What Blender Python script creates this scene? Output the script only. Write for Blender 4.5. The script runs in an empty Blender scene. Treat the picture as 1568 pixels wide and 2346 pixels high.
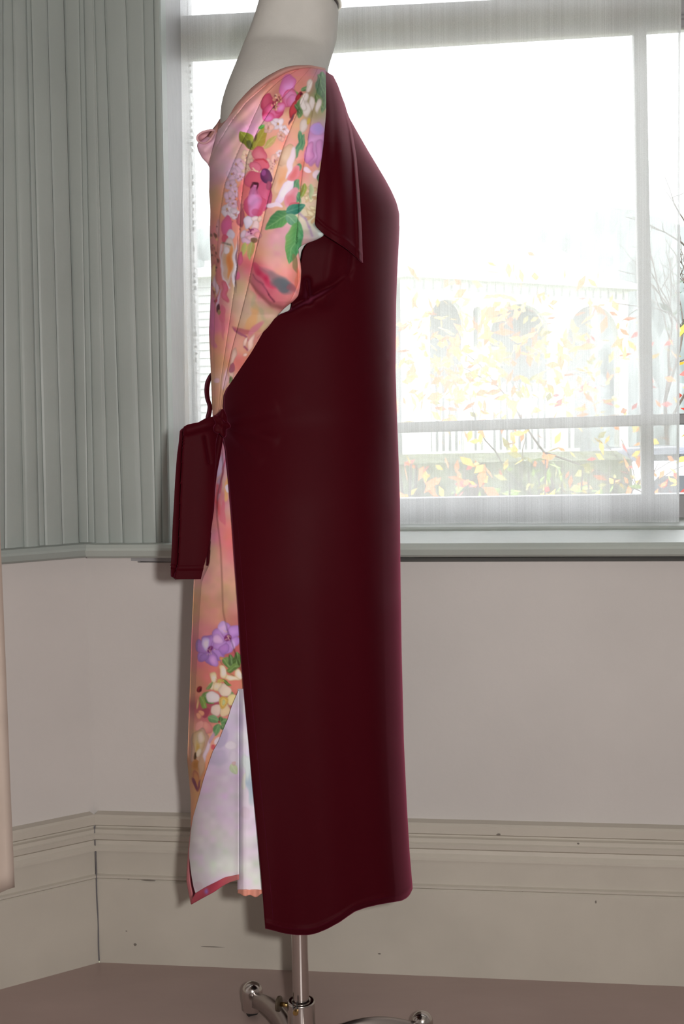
import bpy, bmesh, math, random
import numpy as np
from mathutils import Vector, Matrix

SC = bpy.context.scene
COL = SC.collection
random.seed(7)
RNG = np.random.default_rng(7)

# ------------------------------------------------------------------ camera
F = 2800.0
PITCH = math.atan(223 / F)
ROLL = 0.018
CH = 1.00225
_f = np.array([0, math.cos(PITCH), -math.sin(PITCH)])
_r0 = np.array([1.0, 0, 0])
_u0 = np.cross(_r0, _f)
_r = math.cos(ROLL) * _r0 - math.sin(ROLL) * _u0
_u = math.sin(ROLL) * _r0 + math.cos(ROLL) * _u0
CAM = np.array([0, 0, CH])
cd = bpy.data.cameras.new('camera')
cd.sensor_fit = 'VERTICAL'
cd.sensor_height = 36.0
cd.lens = F / 2346 * 36.0
cd.clip_start = 0.02
cd.clip_end = 500
cam = bpy.data.objects.new('camera', cd)
COL.objects.link(cam)
M = Matrix.Identity(4)
for i in range(3):
    M[i][0], M[i][1], M[i][2], M[i][3] = _r[i], _u[i], -_f[i], CAM[i]
cam.matrix_world = M
SC.camera = cam

# ------------------------------------------------------------------ light
w = bpy.data.worlds.new('overcast')
SC.world = w
w.use_nodes = True
bg = w.node_tree.nodes['Background']
bg.inputs[0].default_value = (0.95, 0.98, 1.0, 1)
bg.inputs[1].default_value = 6.0
FLASH_W = 20.5
ld = bpy.data.lights.new('camera_flash', 'AREA')
ld.shape = 'DISK'
ld.size = 0.05
ld.energy = FLASH_W
ld.color = (1.0, 0.965, 0.93)
lo = bpy.data.objects.new('camera_flash', ld)
COL.objects.link(lo)
lo.location = (0.105, 0.0, CH + 0.02)
lo.rotation_euler = (math.radians(88), 0, math.radians(3))
lu = bpy.data.lights.new('added_fill', 'AREA')  # unseen fill lamp aimed at the ceiling, added to lift the ambient light
lu.shape = 'DISK'
lu.size = 0.35
lu.energy = 21.0
lu.color = (1.0, 0.97, 0.93)
lou = bpy.data.objects.new('added_fill', lu)
COL.objects.link(lou)
lou.location = (0.5, -1.5, 1.9)
lou.rotation_euler = (math.radians(180), 0, 0)
SC.view_settings.view_transform = 'Standard'
SC.view_settings.look = 'None'
SC.view_settings.gamma = 1
SC.view_settings.use_curve_mapping = False
SC.view_settings.exposure = 0.0
SC.cycles.max_bounces = 10
SC.cycles.transparent_max_bounces = 24
SC.cycles.sample_clamp_indirect = 6

# ------------------------------------------------------------------ geometry of the view
def ray(px, py):
    px = np.asarray(px, float)[..., None]
    py = np.asarray(py, float)[..., None]
    return _f + ((px - 784) / F) * _r + ((1173 - py) / F) * _u

def at(px, py, Y):
    v = ray(px, py)
    return CAM + v * (np.asarray(Y, float) / v[..., 1])[..., None]

def fl(px, py, z=0.0):
    v = ray(px, py)
    return CAM + v * ((z - CH) / v[..., 2])[..., None]

A0 = fl(228, 2205)
B0 = fl(1568, 2260)
L0 = fl(0, 2267)
SD = (B0 - A0) / np.linalg.norm(B0 - A0)
NB = np.array([SD[1], -SD[0], 0])            # back wall normal, into the room
LD = (A0 - L0) / np.linalg.norm(A0 - L0)
NL = np.array([LD[1], -LD[0], 0])            # left bay wall normal, into the room
UP = np.array([0, 0, 1.0])

def backsz(px, py, off=0.0):
    v = ray(px, py)
    P0 = A0 + NB * off
    P = CAM + v * (((P0 - CAM) @ NB) / (v @ NB))
    return float((P - A0) @ SD), float(P[2])

def leftsz(px, py, off=0.0):
    v = ray(px, py)
    P0 = A0 + NL * off
    P = CAM + v * (((P0 - CAM) @ NL) / (v @ NL))
    return float((P - A0) @ LD), float(P[2])

def wb(s, z, n=0.0):
    return A0 + SD * s + NB * n + UP * z

def wl(s, z, n=0.0):
    return A0 + LD * s + NL * n + UP * z

# ------------------------------------------------------------------ materials
def lin(c):
    c = np.asarray(c, float) / 255.0
    return np.where(c <= 0.04045, c / 12.92, ((c + 0.055) / 1.055) ** 2.4)

def mat(name, rgb, rough=0.6, metal=0.0, noise=None, bump=None, spec=0.5, sheen=0.0, stretch=None, sheen_tint=None):
    """rgb: linear colour. noise=(scale, amount) mottles it; bump=(scale, strength)."""
    m = bpy.data.materials.new(name)
    m.use_nodes = True
    nt = m.node_tree
    b = nt.nodes['Principled BSDF']
    b.inputs['Base Color'].default_value = (*rgb, 1)
    b.inputs['Roughness'].default_value = rough
    b.inputs['Metallic'].default_value = metal
    b.inputs['Specular IOR Level'].default_value = spec
    if sheen:
        b.inputs['Sheen Weight'].default_value = sheen
        b.inputs['Sheen Roughness'].default_value = 0.4
        if sheen_tint:
            b.inputs['Sheen Tint'].default_value = (*sheen_tint, 1)
    tc = nt.nodes.new('ShaderNodeTexCoord')
    mp = nt.nodes.new('ShaderNodeMapping')
    nt.links.new(tc.outputs['Object'], mp.inputs['Vector'])
    if stretch:
        mp.inputs['Scale'].default_value = stretch
    if noise:
        n = nt.nodes.new('ShaderNodeTexNoise')
        n.inputs['Scale'].default_value = noise[0]
        n.inputs['Detail'].default_value = 6
        nt.links.new(mp.outputs[0], n.inputs['Vector'])
        r = nt.nodes.new('ShaderNodeMapRange')
        r.inputs['From Min'].default_value = 0.3
        r.inputs['From Max'].default_value = 0.7
        r.inputs['To Min'].default_value = 1 - noise[1]
        r.inputs['To Max'].default_value = 1 + noise[1]
        nt.links.new(n.outputs[0], r.inputs['Value'])
        mx = nt.nodes.new('ShaderNodeVectorMath')
        mx.operation = 'SCALE'
        mx.inputs[0].default_value = rgb
        nt.links.new(r.outputs[0], mx.inputs['Scale'])
        nt.links.new(mx.outputs[0], b.inputs['Base Color'])
    if bump:
        n2 = nt.nodes.new('ShaderNodeTexNoise')
        n2.inputs['Scale'].default_value = bump[0]
        n2.inputs['Detail'].default_value = 4
        nt.links.new(mp.outputs[0], n2.inputs['Vector'])
        bp = nt.nodes.new('ShaderNodeBump')
        bp.inputs['Strength'].default_value = bump[1]
        bp.inputs['Distance'].default_value = 0.01
        nt.links.new(n2.outputs[0], bp.inputs['Height'])
        nt.links.new(bp.outputs[0], b.inputs['Normal'])
    return m

def print_mat(name, rough=0.55):
    m = bpy.data.materials.new(name)
    m.use_nodes = True
    nt = m.node_tree
    b = nt.nodes['Principled BSDF']
    a = nt.nodes.new('ShaderNodeVertexColor')
    a.layer_name = 'print'
    nt.links.new(a.outputs['Color'], b.inputs['Base Color'])
    b.inputs['Roughness'].default_value = rough
    b.inputs['Specular IOR Level'].default_value = 0.25
    return m

M_WALL = mat('wall_paint', (0.615, 0.58, 0.56), 0.75, noise=(3, 0.05), bump=(60, 0.05))
M_BASE = mat('cream_gloss_paint', (0.55, 0.51, 0.445), 0.5, noise=(6, 0.06), bump=(25, 0.06))
M_SAGE = mat('sage_paint', (0.345, 0.385, 0.365), 0.45, noise=(5, 0.05), bump=(30, 0.08))
M_SAGE_LIT = mat('sage_paint_lit', (0.43, 0.47, 0.44), 0.45, noise=(5, 0.05), bump=(30, 0.08))  # sage paint lightened: skylight on the sill is put into the colour
M_SASH = mat('sash_paint', (0.34, 0.335, 0.345), 0.5, noise=(8, 0.06), bump=(30, 0.1))
M_CEIL = mat('ceiling_paint', (0.7, 0.68, 0.65), 0.8)
M_MAROON = mat('maroon_satin', (0.043, 0.0007, 0.0036), 0.62, spec=0.07, sheen=0.22, sheen_tint=(1.0, 0.16, 0.34))
_nt = M_MAROON.node_tree
_tl = _nt.nodes.new('ShaderNodeBsdfTranslucent')
_tl.inputs[0].default_value = (0.35, 0.01, 0.05, 1)
_mx = _nt.nodes.new('ShaderNodeMixShader')
_mx.inputs[0].default_value = 0.10
_nt.links.new(_nt.nodes['Principled BSDF'].outputs[0], _mx.inputs[1])
_nt.links.new(_tl.outputs[0], _mx.inputs[2])
_nt.links.new(_mx.outputs[0], _nt.nodes['Material Output'].inputs[0])
M_MAROON2 = mat('maroon_thread', (0.055, 0.001, 0.012), 0.8, spec=0.1)
M_PRINT = print_mat('floral_print')
M_CLOTH = mat('form_jersey', (0.545, 0.53, 0.50), 0.85, noise=(40, 0.03), bump=(400, 0.05))
M_CHROME = mat('chrome', (0.62, 0.58, 0.56), 0.16, 1.0)
M_CASTM = mat('brushed_metal', (0.48, 0.43, 0.41), 0.36, 1.0)
M_BRASS = mat('brass', (0.50, 0.33, 0.13), 0.3, 1.0)
M_DKMET = mat('dark_knob', (0.13, 0.10, 0.07), 0.45, 0.6)
M_RUB = mat('rubber', (0.02, 0.02, 0.02), 0.7)
M_CREAM = mat('cream_cloth', (0.52, 0.43, 0.37), 0.9, noise=(20, 0.04))

def floor_mat():
    m = mat('floor_sheet', (0.36, 0.265, 0.24), 0.34, noise=(2.2, 0.10), bump=(2.5, 0.25), spec=0.5, stretch=(1, 2.2, 1))
    return m
M_FLOOR = floor_mat()

def glass_mat():
    m = bpy.data.materials.new('window_glass')
    m.use_nodes = True
    nt = m.node_tree
    nt.nodes.remove(nt.nodes['Principled BSDF'])
    o = nt.nodes['Material Output']
    t = nt.nodes.new('ShaderNodeBsdfTransparent')
    g = nt.nodes.new('ShaderNodeBsdfGlossy')
    g.inputs['Roughness'].default_value = 0.02
    x = nt.nodes.new('ShaderNodeMixShader')
    fr = nt.nodes.new('ShaderNodeFresnel')
    fr.inputs[0].default_value = 1.45
    nt.links.new(fr.outputs[0], x.inputs[0])
    nt.links.new(t.outputs[0], x.inputs[1])
    nt.links.new(g.outputs[0], x.inputs[2])
    nt.links.new(x.outputs[0], o.inputs[0])
    return m
M_GLASS = glass_mat()

def net_mat():
    m = bpy.data.materials.new('sheer_net')
    m.use_nodes = True
    nt = m.node_tree
    nt.nodes.remove(nt.nodes['Principled BSDF'])
    o = nt.nodes['Material Output']
    tr = nt.nodes.new('ShaderNodeBsdfTransparent')
    tl = nt.nodes.new('ShaderNodeBsdfTranslucent')
    tl.inputs[0].default_value = (0.93, 0.94, 0.95, 1)
    df = nt.nodes.new('ShaderNodeBsdfDiffuse')
    df.inputs[0].default_value = (0.62, 0.62, 0.63, 1)
    x1 = nt.nodes.new('ShaderNodeMixShader')
    x1.inputs[0].default_value = 0.35
    nt.links.new(tl.outputs[0], x1.inputs[1])
    nt.links.new(df.outputs[0], x1.inputs[2])
    tc = nt.nodes.new('ShaderNodeTexCoord')
    facs = []
    for sc in ((520, 520, 2.5), (700, 700, 700), (30, 30, 0.3)):
        mp = nt.nodes.new('ShaderNodeMapping')
        mp.inputs['Scale'].default_value = sc
        nt.links.new(tc.outputs['Object'], mp.inputs[0])
        n = nt.nodes.new('ShaderNodeTexNoise')
        n.inputs['Scale'].default_value = 1.0
        n.inputs['Detail'].default_value = 2
        nt.links.new(mp.outputs[0], n.inputs['Vector'])
        facs.append(n)
    a = nt.nodes.new('ShaderNodeMath'); a.operation = 'ADD'
    nt.links.new(facs[0].outputs[0], a.inputs[0]); nt.links.new(facs[1].outputs[0], a.inputs[1])
    a2 = nt.nodes.new('ShaderNodeMath'); a2.operation = 'ADD'
    nt.links.new(a.outputs[0], a2.inputs[0]); nt.links.new(facs[2].outputs[0], a2.inputs[1])
    r = nt.nodes.new('ShaderNodeMapRange')
    r.inputs['From Min'].default_value = 1.0
    r.inputs['From Max'].default_value = 2.0
    r.inputs['To Min'].default_value = NET_LO
    r.inputs['To Max'].default_value = NET_HI
    nt.links.new(a2.outputs[0], r.inputs['Value'])
    x = nt.nodes.new('ShaderNodeMixShader')
    nt.links.new(r.outputs[0], x.inputs[0])
    nt.links.new(tr.outputs[0], x.inputs[1])
    nt.links.new(x1.outputs[0], x.inputs[2])
    nt.links.new(x.outputs[0], o.inputs[0])
    return m
NET_LO, NET_HI = 0.52, 0.76
M_NET = net_mat()

# ------------------------------------------------------------------ object helpers
def link(name, me, m=None, parent=None, **props):
    o = bpy.data.objects.new(name, me)
    COL.objects.link(o)
    if m is not None:
        me.materials.append(m)
    if parent is not None:
        o.parent = parent
    for k, v in props.items():
        o[k] = v
    return o

def from_bm(name, bm, m, parent=None, smooth=False, **props):
    bmesh.ops.recalc_face_normals(bm, faces=bm.faces[:])
    if smooth:
        for fc in bm.faces:
            fc.smooth = True
    me = bpy.data.meshes.new(name)
    bm.to_mesh(me)
    bm.free()
    return link(name, me, m, parent, **props)

def empty(name, loc, label, cat, group=None, rotz=0):
    o = bpy.data.objects.new(name, None)
    COL.objects.link(o)
    o.empty_display_size = 0.05
    o.location = loc
    o.rotation_euler = (0, 0, rotz)
    o['label'] = label
    o['category'] = cat
    if group:
        o['group'] = group
    return o

def settle(root):
    """children are built in world space; give them coordinates of the root"""
    bpy.context.view_layer.update()
    inv = root.matrix_world.inverted()
    def rec(o):
        for c in o.children:
            c.matrix_parent_inverse = Matrix.Identity(4)
            if c.parent == root:
                c.matrix_local = inv
            rec(c)
    rec(root)

def prism(bm, pts, vec):
    """closed prism: polygon pts (3D) extruded by vec"""
    a = [bm.verts.new(p) for p in pts]
    b = [bm.verts.new(np.asarray(p) + vec) for p in pts]
    n = len(pts)
    bm.faces.new(a)
    bm.faces.new(b[::-1])
    for i in range(n):
        bm.faces.new((a[i], b[i], b[(i + 1) % n], a[(i + 1) % n]))

def box(bm, c, s, rz=0.0):
    m_ = Matrix.Translation(Vector(c)) @ Matrix.Rotation(rz, 4, 'Z') @ Matrix.Diagonal((s[0], s[1], s[2], 1))
    bmesh.ops.create_cube(bm, size=1, matrix=m_)

def bevel(bm, w_, seg=2):
    bmesh.ops.bevel(bm, geom=bm.edges[:], offset=w_, segments=seg, profile=0.6, affect='EDGES')

def slab(bm, poly, n0, n1, fn):
    """polygon of (s,z) on a wall frame fn, from offset n0 to n1"""
    a = [fn(s, z, n0) for s, z in poly]
    b = fn(0, 0, n1) - fn(0, 0, n0)
    prism(bm, a, b)

def extr(bm, prof, s0, s1, fn):
    """moulding: profile of (n,z) swept along the wall"""
    a = [bm.verts.new(fn(s0, z, n)) for n, z in prof]
    b = [bm.verts.new(fn(s1, z, n)) for n, z in prof]
    k = len(prof)
    for i in range(k):
        bm.faces.new((a[i], a[(i + 1) % k], b[(i + 1) % k], b[i]))
    bm.faces.new(a[::-1])
    bm.faces.new(b)

def tube(bm, pts, rad, seg=8, cap=True):
    pts = [np.asarray(p, float) for p in pts]
    n = len(pts)
    rad = [rad] * n if np.isscalar(rad) else rad
    rings = []
    prev = None
    for i in range(n):
        t = pts[min(i + 1, n - 1)] - pts[max(i - 1, 0)]
        t /= np.linalg.norm(t) + 1e-12
        if prev is None:
            a = np.cross(t, [0.31, 0.2, 0.93])
            if np.linalg.norm(a) < 1e-3:
                a = np.cross(t, [1, 0, 0])
        else:
            a = prev - t * (prev @ t)
        a /= np.linalg.norm(a)
        prev = a
        b = np.cross(t, a)
        rings.append([bm.verts.new(pts[i] + rad[i] * (math.cos(2 * math.pi * k / seg) * a + math.sin(2 * math.pi * k / seg) * b)) for k in range(seg)])
    for i in range(n - 1):
        for k in range(seg):
            bm.faces.new((rings[i][k], rings[i][(k + 1) % seg], rings[i + 1][(k + 1) % seg], rings[i + 1][k]))
    if cap:
        bm.faces.new(rings[0][::-1])
        bm.faces.new(rings[-1])

def lathe(bm, prof, c, seg=32):
    rings = []
    for r_, z in prof:
        rings.append([bm.verts.new((c[0] + r_ * math.cos(2 * math.pi * k / seg), c[1] + r_ * math.sin(2 * math.pi * k / seg), c[2] + z)) for k in range(seg)])
    for i in range(len(prof) - 1):
        for k in range(seg):
            bm.faces.new((rings[i][k], rings[i][(k + 1) % seg], rings[i + 1][(k + 1) % seg], rings[i + 1][k]))
    bm.faces.new(rings[0][::-1])
    bm.faces.new(rings[-1])

def grid_mesh(name, P, color=None):
    """one mesh of one or several vertex grids"""
    Ps = P if isinstance(P, list) else [P]
    if color is not None:
        Cs = color if isinstance(color, list) else [color]
        color = np.concatenate([c_.reshape(-1, 3) for c_ in Cs])
    quads, base = [], 0
    for p_ in Ps:
        nv, nu = p_.shape[:2]
        idx = base + np.arange(nv * nu).reshape(nv, nu)
        quads.append(np.stack([idx[:-1, :-1], idx[1:, :-1], idx[1:, 1:], idx[:-1, 1:]], -1).reshape(-1, 4))
        base += nv * nu
    quads = np.concatenate(quads)
    P = np.concatenate([p_.reshape(-1, 3) for p_ in Ps])
    nv, nu = len(P), 1
    me = bpy.data.meshes.new(name)
    me.vertices.add(nv * nu)
    me.vertices.foreach_set('co', P.reshape(-1).astype(np.float32))
    me.loops.add(quads.size)
    me.loops.foreach_set('vertex_index', quads.reshape(-1).astype(np.int32))
    me.polygons.add(len(quads))
    me.polygons.foreach_set('loop_start', (np.arange(len(quads)) * 4).astype(np.int32))
    me.polygons.foreach_set('use_smooth', np.ones(len(quads), bool))
    me.update()
    me.validate()
    if color is not None:
        at_ = me.color_attributes.new('print', 'FLOAT_COLOR', 'POINT')
        c4 = np.concatenate([color.reshape(-1, 3), np.ones((nv * nu, 1))], 1)
        at_.data.foreach_set('color', c4.reshape(-1).astype(np.float32))
    return me

def thicken(o, t, offset=-1):
    md = o.modifiers.new('cloth', 'SOLIDIFY')
    md.thickness = t
    md.offset = offset

#@@ROOM@@
# ------------------------------------------------------------------ the room
def struct(name, bm, m, **p):
    o = from_bm(name, bm, m, **p)
    o['kind'] = 'structure'
    return o

S_END = 3.0
Z_SILL = 0.748
Z_CEIL = 2.9
SL_END = -1.3                                   # left bay wall runs this far towards the room
PL = wl(SL_END, 0)
# floor, ceiling
bm = bmesh.new()
PR = wb(S_END, 0)
plan = [PL, A0 * 1.0, PR, np.array([PR[0], -2.8, 0]), np.array([PL[0], -2.8, 0])]
prism(bm, plan, np.array([0, 0, -0.05]))
struct('floor', bm, M_FLOOR)
bm = bmesh.new()
prism(bm, [p + UP * Z_CEIL for p in plan], np.array([0, 0, 0.05]))
struct('ceiling', bm, M_CEIL)
W_OFF = -0.022                                  # plaster lies behind the baseboard face
# back wall: below the window, beyond it, above it
S_WEND = 2.55
bm = bmesh.new()
slab(bm, [(-0.02, 0), (S_END, 0), (S_END, 0.742), (-0.02, 0.742)], W_OFF, -0.42, wb)
slab(bm, [(S_WEND, 0.742), (S_END, 0.742), (S_END, Z_CEIL), (S_WEND, Z_CEIL)], W_OFF, -0.42, wb)
slab(bm, [(-0.02, 2.45), (S_WEND, 2.45), (S_WEND, Z_CEIL), (-0.02, Z_CEIL)], W_OFF, -0.42, wb)
slab(bm, [(-0.02, 0.742), (0.09, 0.742), (0.09, 2.45), (-0.02, 2.45)], W_OFF, -0.42, wb)
struct('wall_back', bm, M_WALL)
bm = bmesh.new()
slab(bm, [(SL_END, 0), (0.03, 0), (0.03, Z_CEIL), (SL_END, Z_CEIL)], W_OFF, -0.12, wl)
struct('wall_left', bm, M_WALL)
bm = bmesh.new()
prism(bm, [(PL[0], PL[1], 0), (PL[0], -2.8, 0), (PL[0], -2.8, Z_CEIL), (PL[0], PL[1], Z_CEIL)], np.array([-0.1, 0, 0]))
struct('wall_far_left', bm, M_WALL)
bm = bmesh.new()
prism(bm, [(PR[0], PR[1] + .2, 0), (PR[0], -2.8, 0), (PR[0], -2.8, Z_CEIL), (PR[0], PR[1] + .2, Z_CEIL)], np.array([0.1, 0, 0]))
struct('wall_right', bm, M_WALL)
bm = bmesh.new()
prism(bm, [(PL[0], -2.8, 0), (PR[0], -2.8, 0), (PR[0], -2.8, Z_CEIL), (PL[0], -2.8, Z_CEIL)], np.array([0, -0.1, 0]))
struct('wall_rear', bm, M_WALL)

# baseboards: cap moulding, upper board, bead, lower board
def zb(py, px=940):
    return backsz(px, py)[1]
Z1, Z2, Z3, Z4, Z5, Z6, Z7 = [zb(y) for y in (1884, 1912, 1927, 1945, 1969, 2026, 2037)]
cap_prof = [(-0.03, Z1), (0.000, Z1), (0.0045, Z1 - .003), (0.0035, Z2 + .004), (-0.004, Z2), (-0.004, Z2 - .003), (0.002, Z2 - .005), (0.002, Z3),
            (0.006, Z3 - .002), (0.005, Z4 + .004), (-0.001, Z4), (0.000, Z5 + .012), (0.006, Z5 + .006), (0.006, Z5 + .001), (-0.004, Z5 - .001), (-0.03, Z5 - .001)]
for nm, fn, s0, s1 in (('baseboard_back', wb, 0.0, S_END), ('baseboard_left', wl, SL_END, -0.0005)):
    bm = bmesh.new()
    extr(bm, [(-0.03, -0.01), (0.0, -0.01), (0.0, Z7 - .004), (-0.004, Z7), (-0.03, Z7)], s0, s1, fn)
    root = struct(nm, bm, M_BASE)
    bm = bmesh.new()
    extr(bm, cap_prof, s0, s1, fn)
    from_bm('cap_moulding', bm, M_BASE, root)
    bm = bmesh.new()
    extr(bm, [(-0.03, Z7 + .0005), (-0.003, Z7 + .0005), (0.001, Z7 + .003), (0.001, Z6 - .002), (-0.005, Z6), (-0.004, Z5 - .002), (-0.03, Z5 - .002)], s0, s1, fn)
    from_bm('upper_board', bm, M_BASE, root)

bm = bmesh.new()
tube(bm, [wb(0.0, z_, 0.001 + .0012 * math.sin(z_ * 60)) for z_ in np.linspace(0.004, Z2, 24)], 0.0013, 6)
o = from_bm('trim_5', bm, mat('dark_joint', (0.17, 0.16, 0.17), 0.9)); o['kind'] = 'structure'
M_SCUFF = mat('scuff', (0.20, 0.175, 0.15), 0.9)
bbk = bpy.data.objects['baseboard_back']
for px_, py_, wd_, hg_ in ((340, 2017, 38, 3), (295, 2013, 6, 5), (310, 2164, 9, 7), (290, 2133, 5, 3), (485, 2169, 60, 2), (1143, 1909, 12, 5), (1198, 2041, 6, 4), (1366, 2066, 4, 8), (870, 2185, 8, 4), (1325, 1930, 6, 4)):
    s_, z_ = backsz(px_, py_)
    bm = bmesh.new()
    pts_ = [(s_ + wd_ * .00039 * math.cos(t) * RNG.uniform(.7, 1.1), z_ + hg_ * .00039 * math.sin(t) * RNG.uniform(.7, 1.1)) for t in np.linspace(0, 2 * math.pi, 10)[:-1]]
    n_ = .0062 if Z5 < z_ < Z1 else .0004
    slab(bm, pts_, n_, n_ + .0002, wb)
    from_bm('scuff_mark', bm, M_SCUFF, bbk)

# window sill boards
zs_t = backsz(918, 1246, 0.035)[1]
zs_b = backsz(918, 1278, 0.035)[1]
nose = [(-0.40, zs_b + .004), (0.024, zs_b), (0.031, zs_b + .004), (0.036, zs_b + .014), (0.034, zs_t - .006), (0.028, zs_t), (-0.06, zs_t + .002), (-0.40, zs_t + .004)]
bm = bmesh.new()
extr(bm, nose, 0.012, S_WEND, wb)
struct('trim_1', bm, M_SAGE_LIT)
bm = bmesh.new()
extr(bm, [(n, z + .001) for n, z in nose[1:-1]] + [(-0.06, zs_t + .003), (-0.06, zs_b + .004)], SL_END, 0.009, wl)
struct('trim_2', bm, M_SAGE)

# reeded casings that meet in the bay corner: separate mouldings
def casing(name, fn, szfn, top, bot, offs, round_):
    root = None
    zt = 2.6
    for i in range(len(top) - 1):
        o_ = offs[i]
        s_t = [szfn(top[i + k], 0, o_) for k in (0, 1)]
        s_b = [szfn(bot[i + k], 1240, o_) for k in (0, 1)]
        def s_at(k, z):
            z0, z1 = s_b[k][1], s_t[k][1]
            return s_b[k][0] + (s_t[k][0] - s_b[k][0]) * (z - z0) / (z1 - z0)
        bm = bmesh.new()
        prof = []
        rr = round_[i]
        for q in np.linspace(0, 1, 9):
            bul = rr * math.sqrt(max(0, 1 - abs(2 * q - 1) ** 2.5))
            prof.append((q, o_ + bul))
        prof = [(0.0, -0.03)] + prof + [(1.0, -0.03)]
        va, vb = [], []
        for q, n in prof:
            qq = 0.012 + 0.976 * q
            for lst, z in ((va, zs_t - 0.002), (vb, zt)):
                s = s_at(0, z) + (s_at(1, z) - s_at(0, z)) * qq
                lst.append(bm.verts.new(fn(s, z, n)))
        k = len(prof)
        for j in range(k):
            bm.faces.new((va[j], va[(j + 1) % k], vb[(j + 1) % k], vb[j]))
        bm.faces.new(va[::-1]); bm.faces.new(vb)
        if root is None:
            root = struct(name, bm, M_SAGE)
        else:
            from_bm('moulding_strip', bm, M_SAGE, root)
casing('trim_3', wl, leftsz, [-190, -60, 7, 28, 60, 71, 108, 146], [-180, -55, 10, 55, 90, 103, 143, 181],
       [0.0, .002, 0.0, .003, -.002, 0.001, -.001], [.002, .003, .0015, .003, .001, .0015, .001])
casing('trim_4', wb, backsz, [146, 181, 192, 216, 239, 288, 328, 352, 368], [181, 203, 217, 250, 282, 327, 358, 372, 391],
       [-.001, -.003, .002, -.001, .002, 0.0, -.003, .002], [.001, .001, .0025, .001, .003, .0015, .001, .005])

# the window: stile, mullion, rails, panes, in a frame set back behind the sill
SN0, SN1 = -0.38, -0.33                       # sash thickness (wall offsets)
def line_back(p0, p1, off):
    return backsz(*p0, off), backsz(*p1, off)
def quad_member(bm, l0, l1, n0, n1):
    """l0,l1: two (s,z),(s,z) edge lines giving the four corners"""
    slab(bm, [l0[0], l0[1], l1[1], l1[0]], n0, n1, wb)
def hz(px, py, off=SN1):
    return backsz(px, py, off)
SX0 = hz(437, 500)[0]
bm = bmesh.new()
# left stile (root of the window): from the casing to the glass
sl = [hz(428, 0), hz(440, 450), hz(452, 1150)]
slab(bm, [(0.08, 0.72), (sl[2][0], 0.72), (sl[0][0], 2.45), (0.08, 2.45)], SN0, SN1, wb)
win = struct('window_1', bm, M_SASH)
# reveal lining beside the stile
bm = bmesh.new()
lo_, hi_ = [], []
for lst, yy_, z_, pa, pb in ((lo_, 1240, .75, 392, 446), (hi_, 40, 1.72, 370, 428)):
    a_, b_ = backsz(pa, yy_, -.006)[0], backsz(pb, yy_, -.335)[0]
    lst += [(a_, -.006), (b_, -.335), (b_ - .12, -.335), (a_ - .12, -.03)]
ext = 2.45
va = [bm.verts.new(wb(a_, .745, n_)) for a_, n_ in lo_]
vb = [bm.verts.new(wb(a_ + (h_ - a_) * (ext - .745) / (1.72 - .745), ext, n_)) for (a_, n_), (h_, _) in zip(lo_, hi_)]
for k in range(4):
    bm.faces.new((va[k], va[(k + 1) % 4], vb[(k + 1) % 4], vb[k]))
bm.faces.new(va[::-1]); bm.faces.new(vb)
from_bm('lining', bm, M_SASH, win)
def zline(px0, py0, px1, py1, off):
    a, b = hz(px0, py0, off), hz(px1, py1, off)
    return lambda s: a[1] + (b[1] - a[1]) * (s - a[0]) / (b[0] - a[0])
SA, SB = SX0 - 0.03, S_WEND
def rail(name, t, b, n0, n1, m=M_SASH, parent=win):
    bm = bmesh.new()
    ft, fb = zline(*t, n1), zline(*b, n1)
    slab(bm, [(SA, fb(SA)), (SB, fb(SB)), (SB, ft(SB)), (SA, ft(SA))], n0, n1, wb)
    bevel(bm, 0.003, 1)
    return from_bm(name, bm, m, parent)
rail('transom', (440, 34, 1568, -24), (440, 104, 1450, 38), -0.375, -0.31)
rail('transom_bead', (440, 100, 1450, 34), (440, 112, 1450, 48), -0.375, -0.322)
rail('top_rail', (440, 110, 1450, 46), (440, 130, 1450, 69), -0.373, -0.335)
rail('meeting_rail', (920, 968, 1540, 948), (920, 992, 1540, 974), -0.373, -0.325)
rail('bottom_rail', (920, 1143, 1460, 1134), (920, 1200, 1460, 1192), -0.375, -0.325)
bm = bmesh.new()
zz_ = zs_t + .003
extr(bm, [(-.185, zz_ - .004), (-.172, zz_ - .002), (-.170, zz_ + .003), (-.176, zz_ + .006), (-.19, zz_ + .006), (-.326, zz_ + .008), (-.326, zz_ - .004)], 0.165, S_WEND, wb)
from_bm('sill_bead', bm, M_SAGE_LIT, win)
m0 = [hz(1453, 70), hz(1464, 700), hz(1474, 1140)]
m1 = [hz(1482, 70), hz(1491, 700), hz(1501, 1140)]
def lx(a, b, z):
    return a[0] + (b[0] - a[0]) * (z - a[1]) / (b[1] - a[1])
bm = bmesh.new()
slab(bm, [(lx(m0[0], m0[2], .80), .80), (lx(m1[0], m1[2], .80), .80), (lx(m1[0], m1[2], 1.78), 1.78), (lx(m0[0], m0[2], 1.78), 1.78)], -0.372, -0.328, wb)
bevel(bm, 0.004, 1)
from_bm('mullion', bm, M_SASH, win)
bm = bmesh.new()
slab(bm, [(2.5, .72), (2.6, .72), (2.6, 2.46), (2.5, 2.46)], SN0, SN1, wb)
from_bm('right_stile', bm, M_SASH, win)
bm = bmesh.new()
slab(bm, [(0.1, 2.40), (2.6, 2.40), (2.6, 2.47), (0.1, 2.47)], SN0, SN1, wb)
from_bm('head', bm, M_SASH, win)
MX = 0.5 * (m0[1][0] + m1[1][0])
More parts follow.
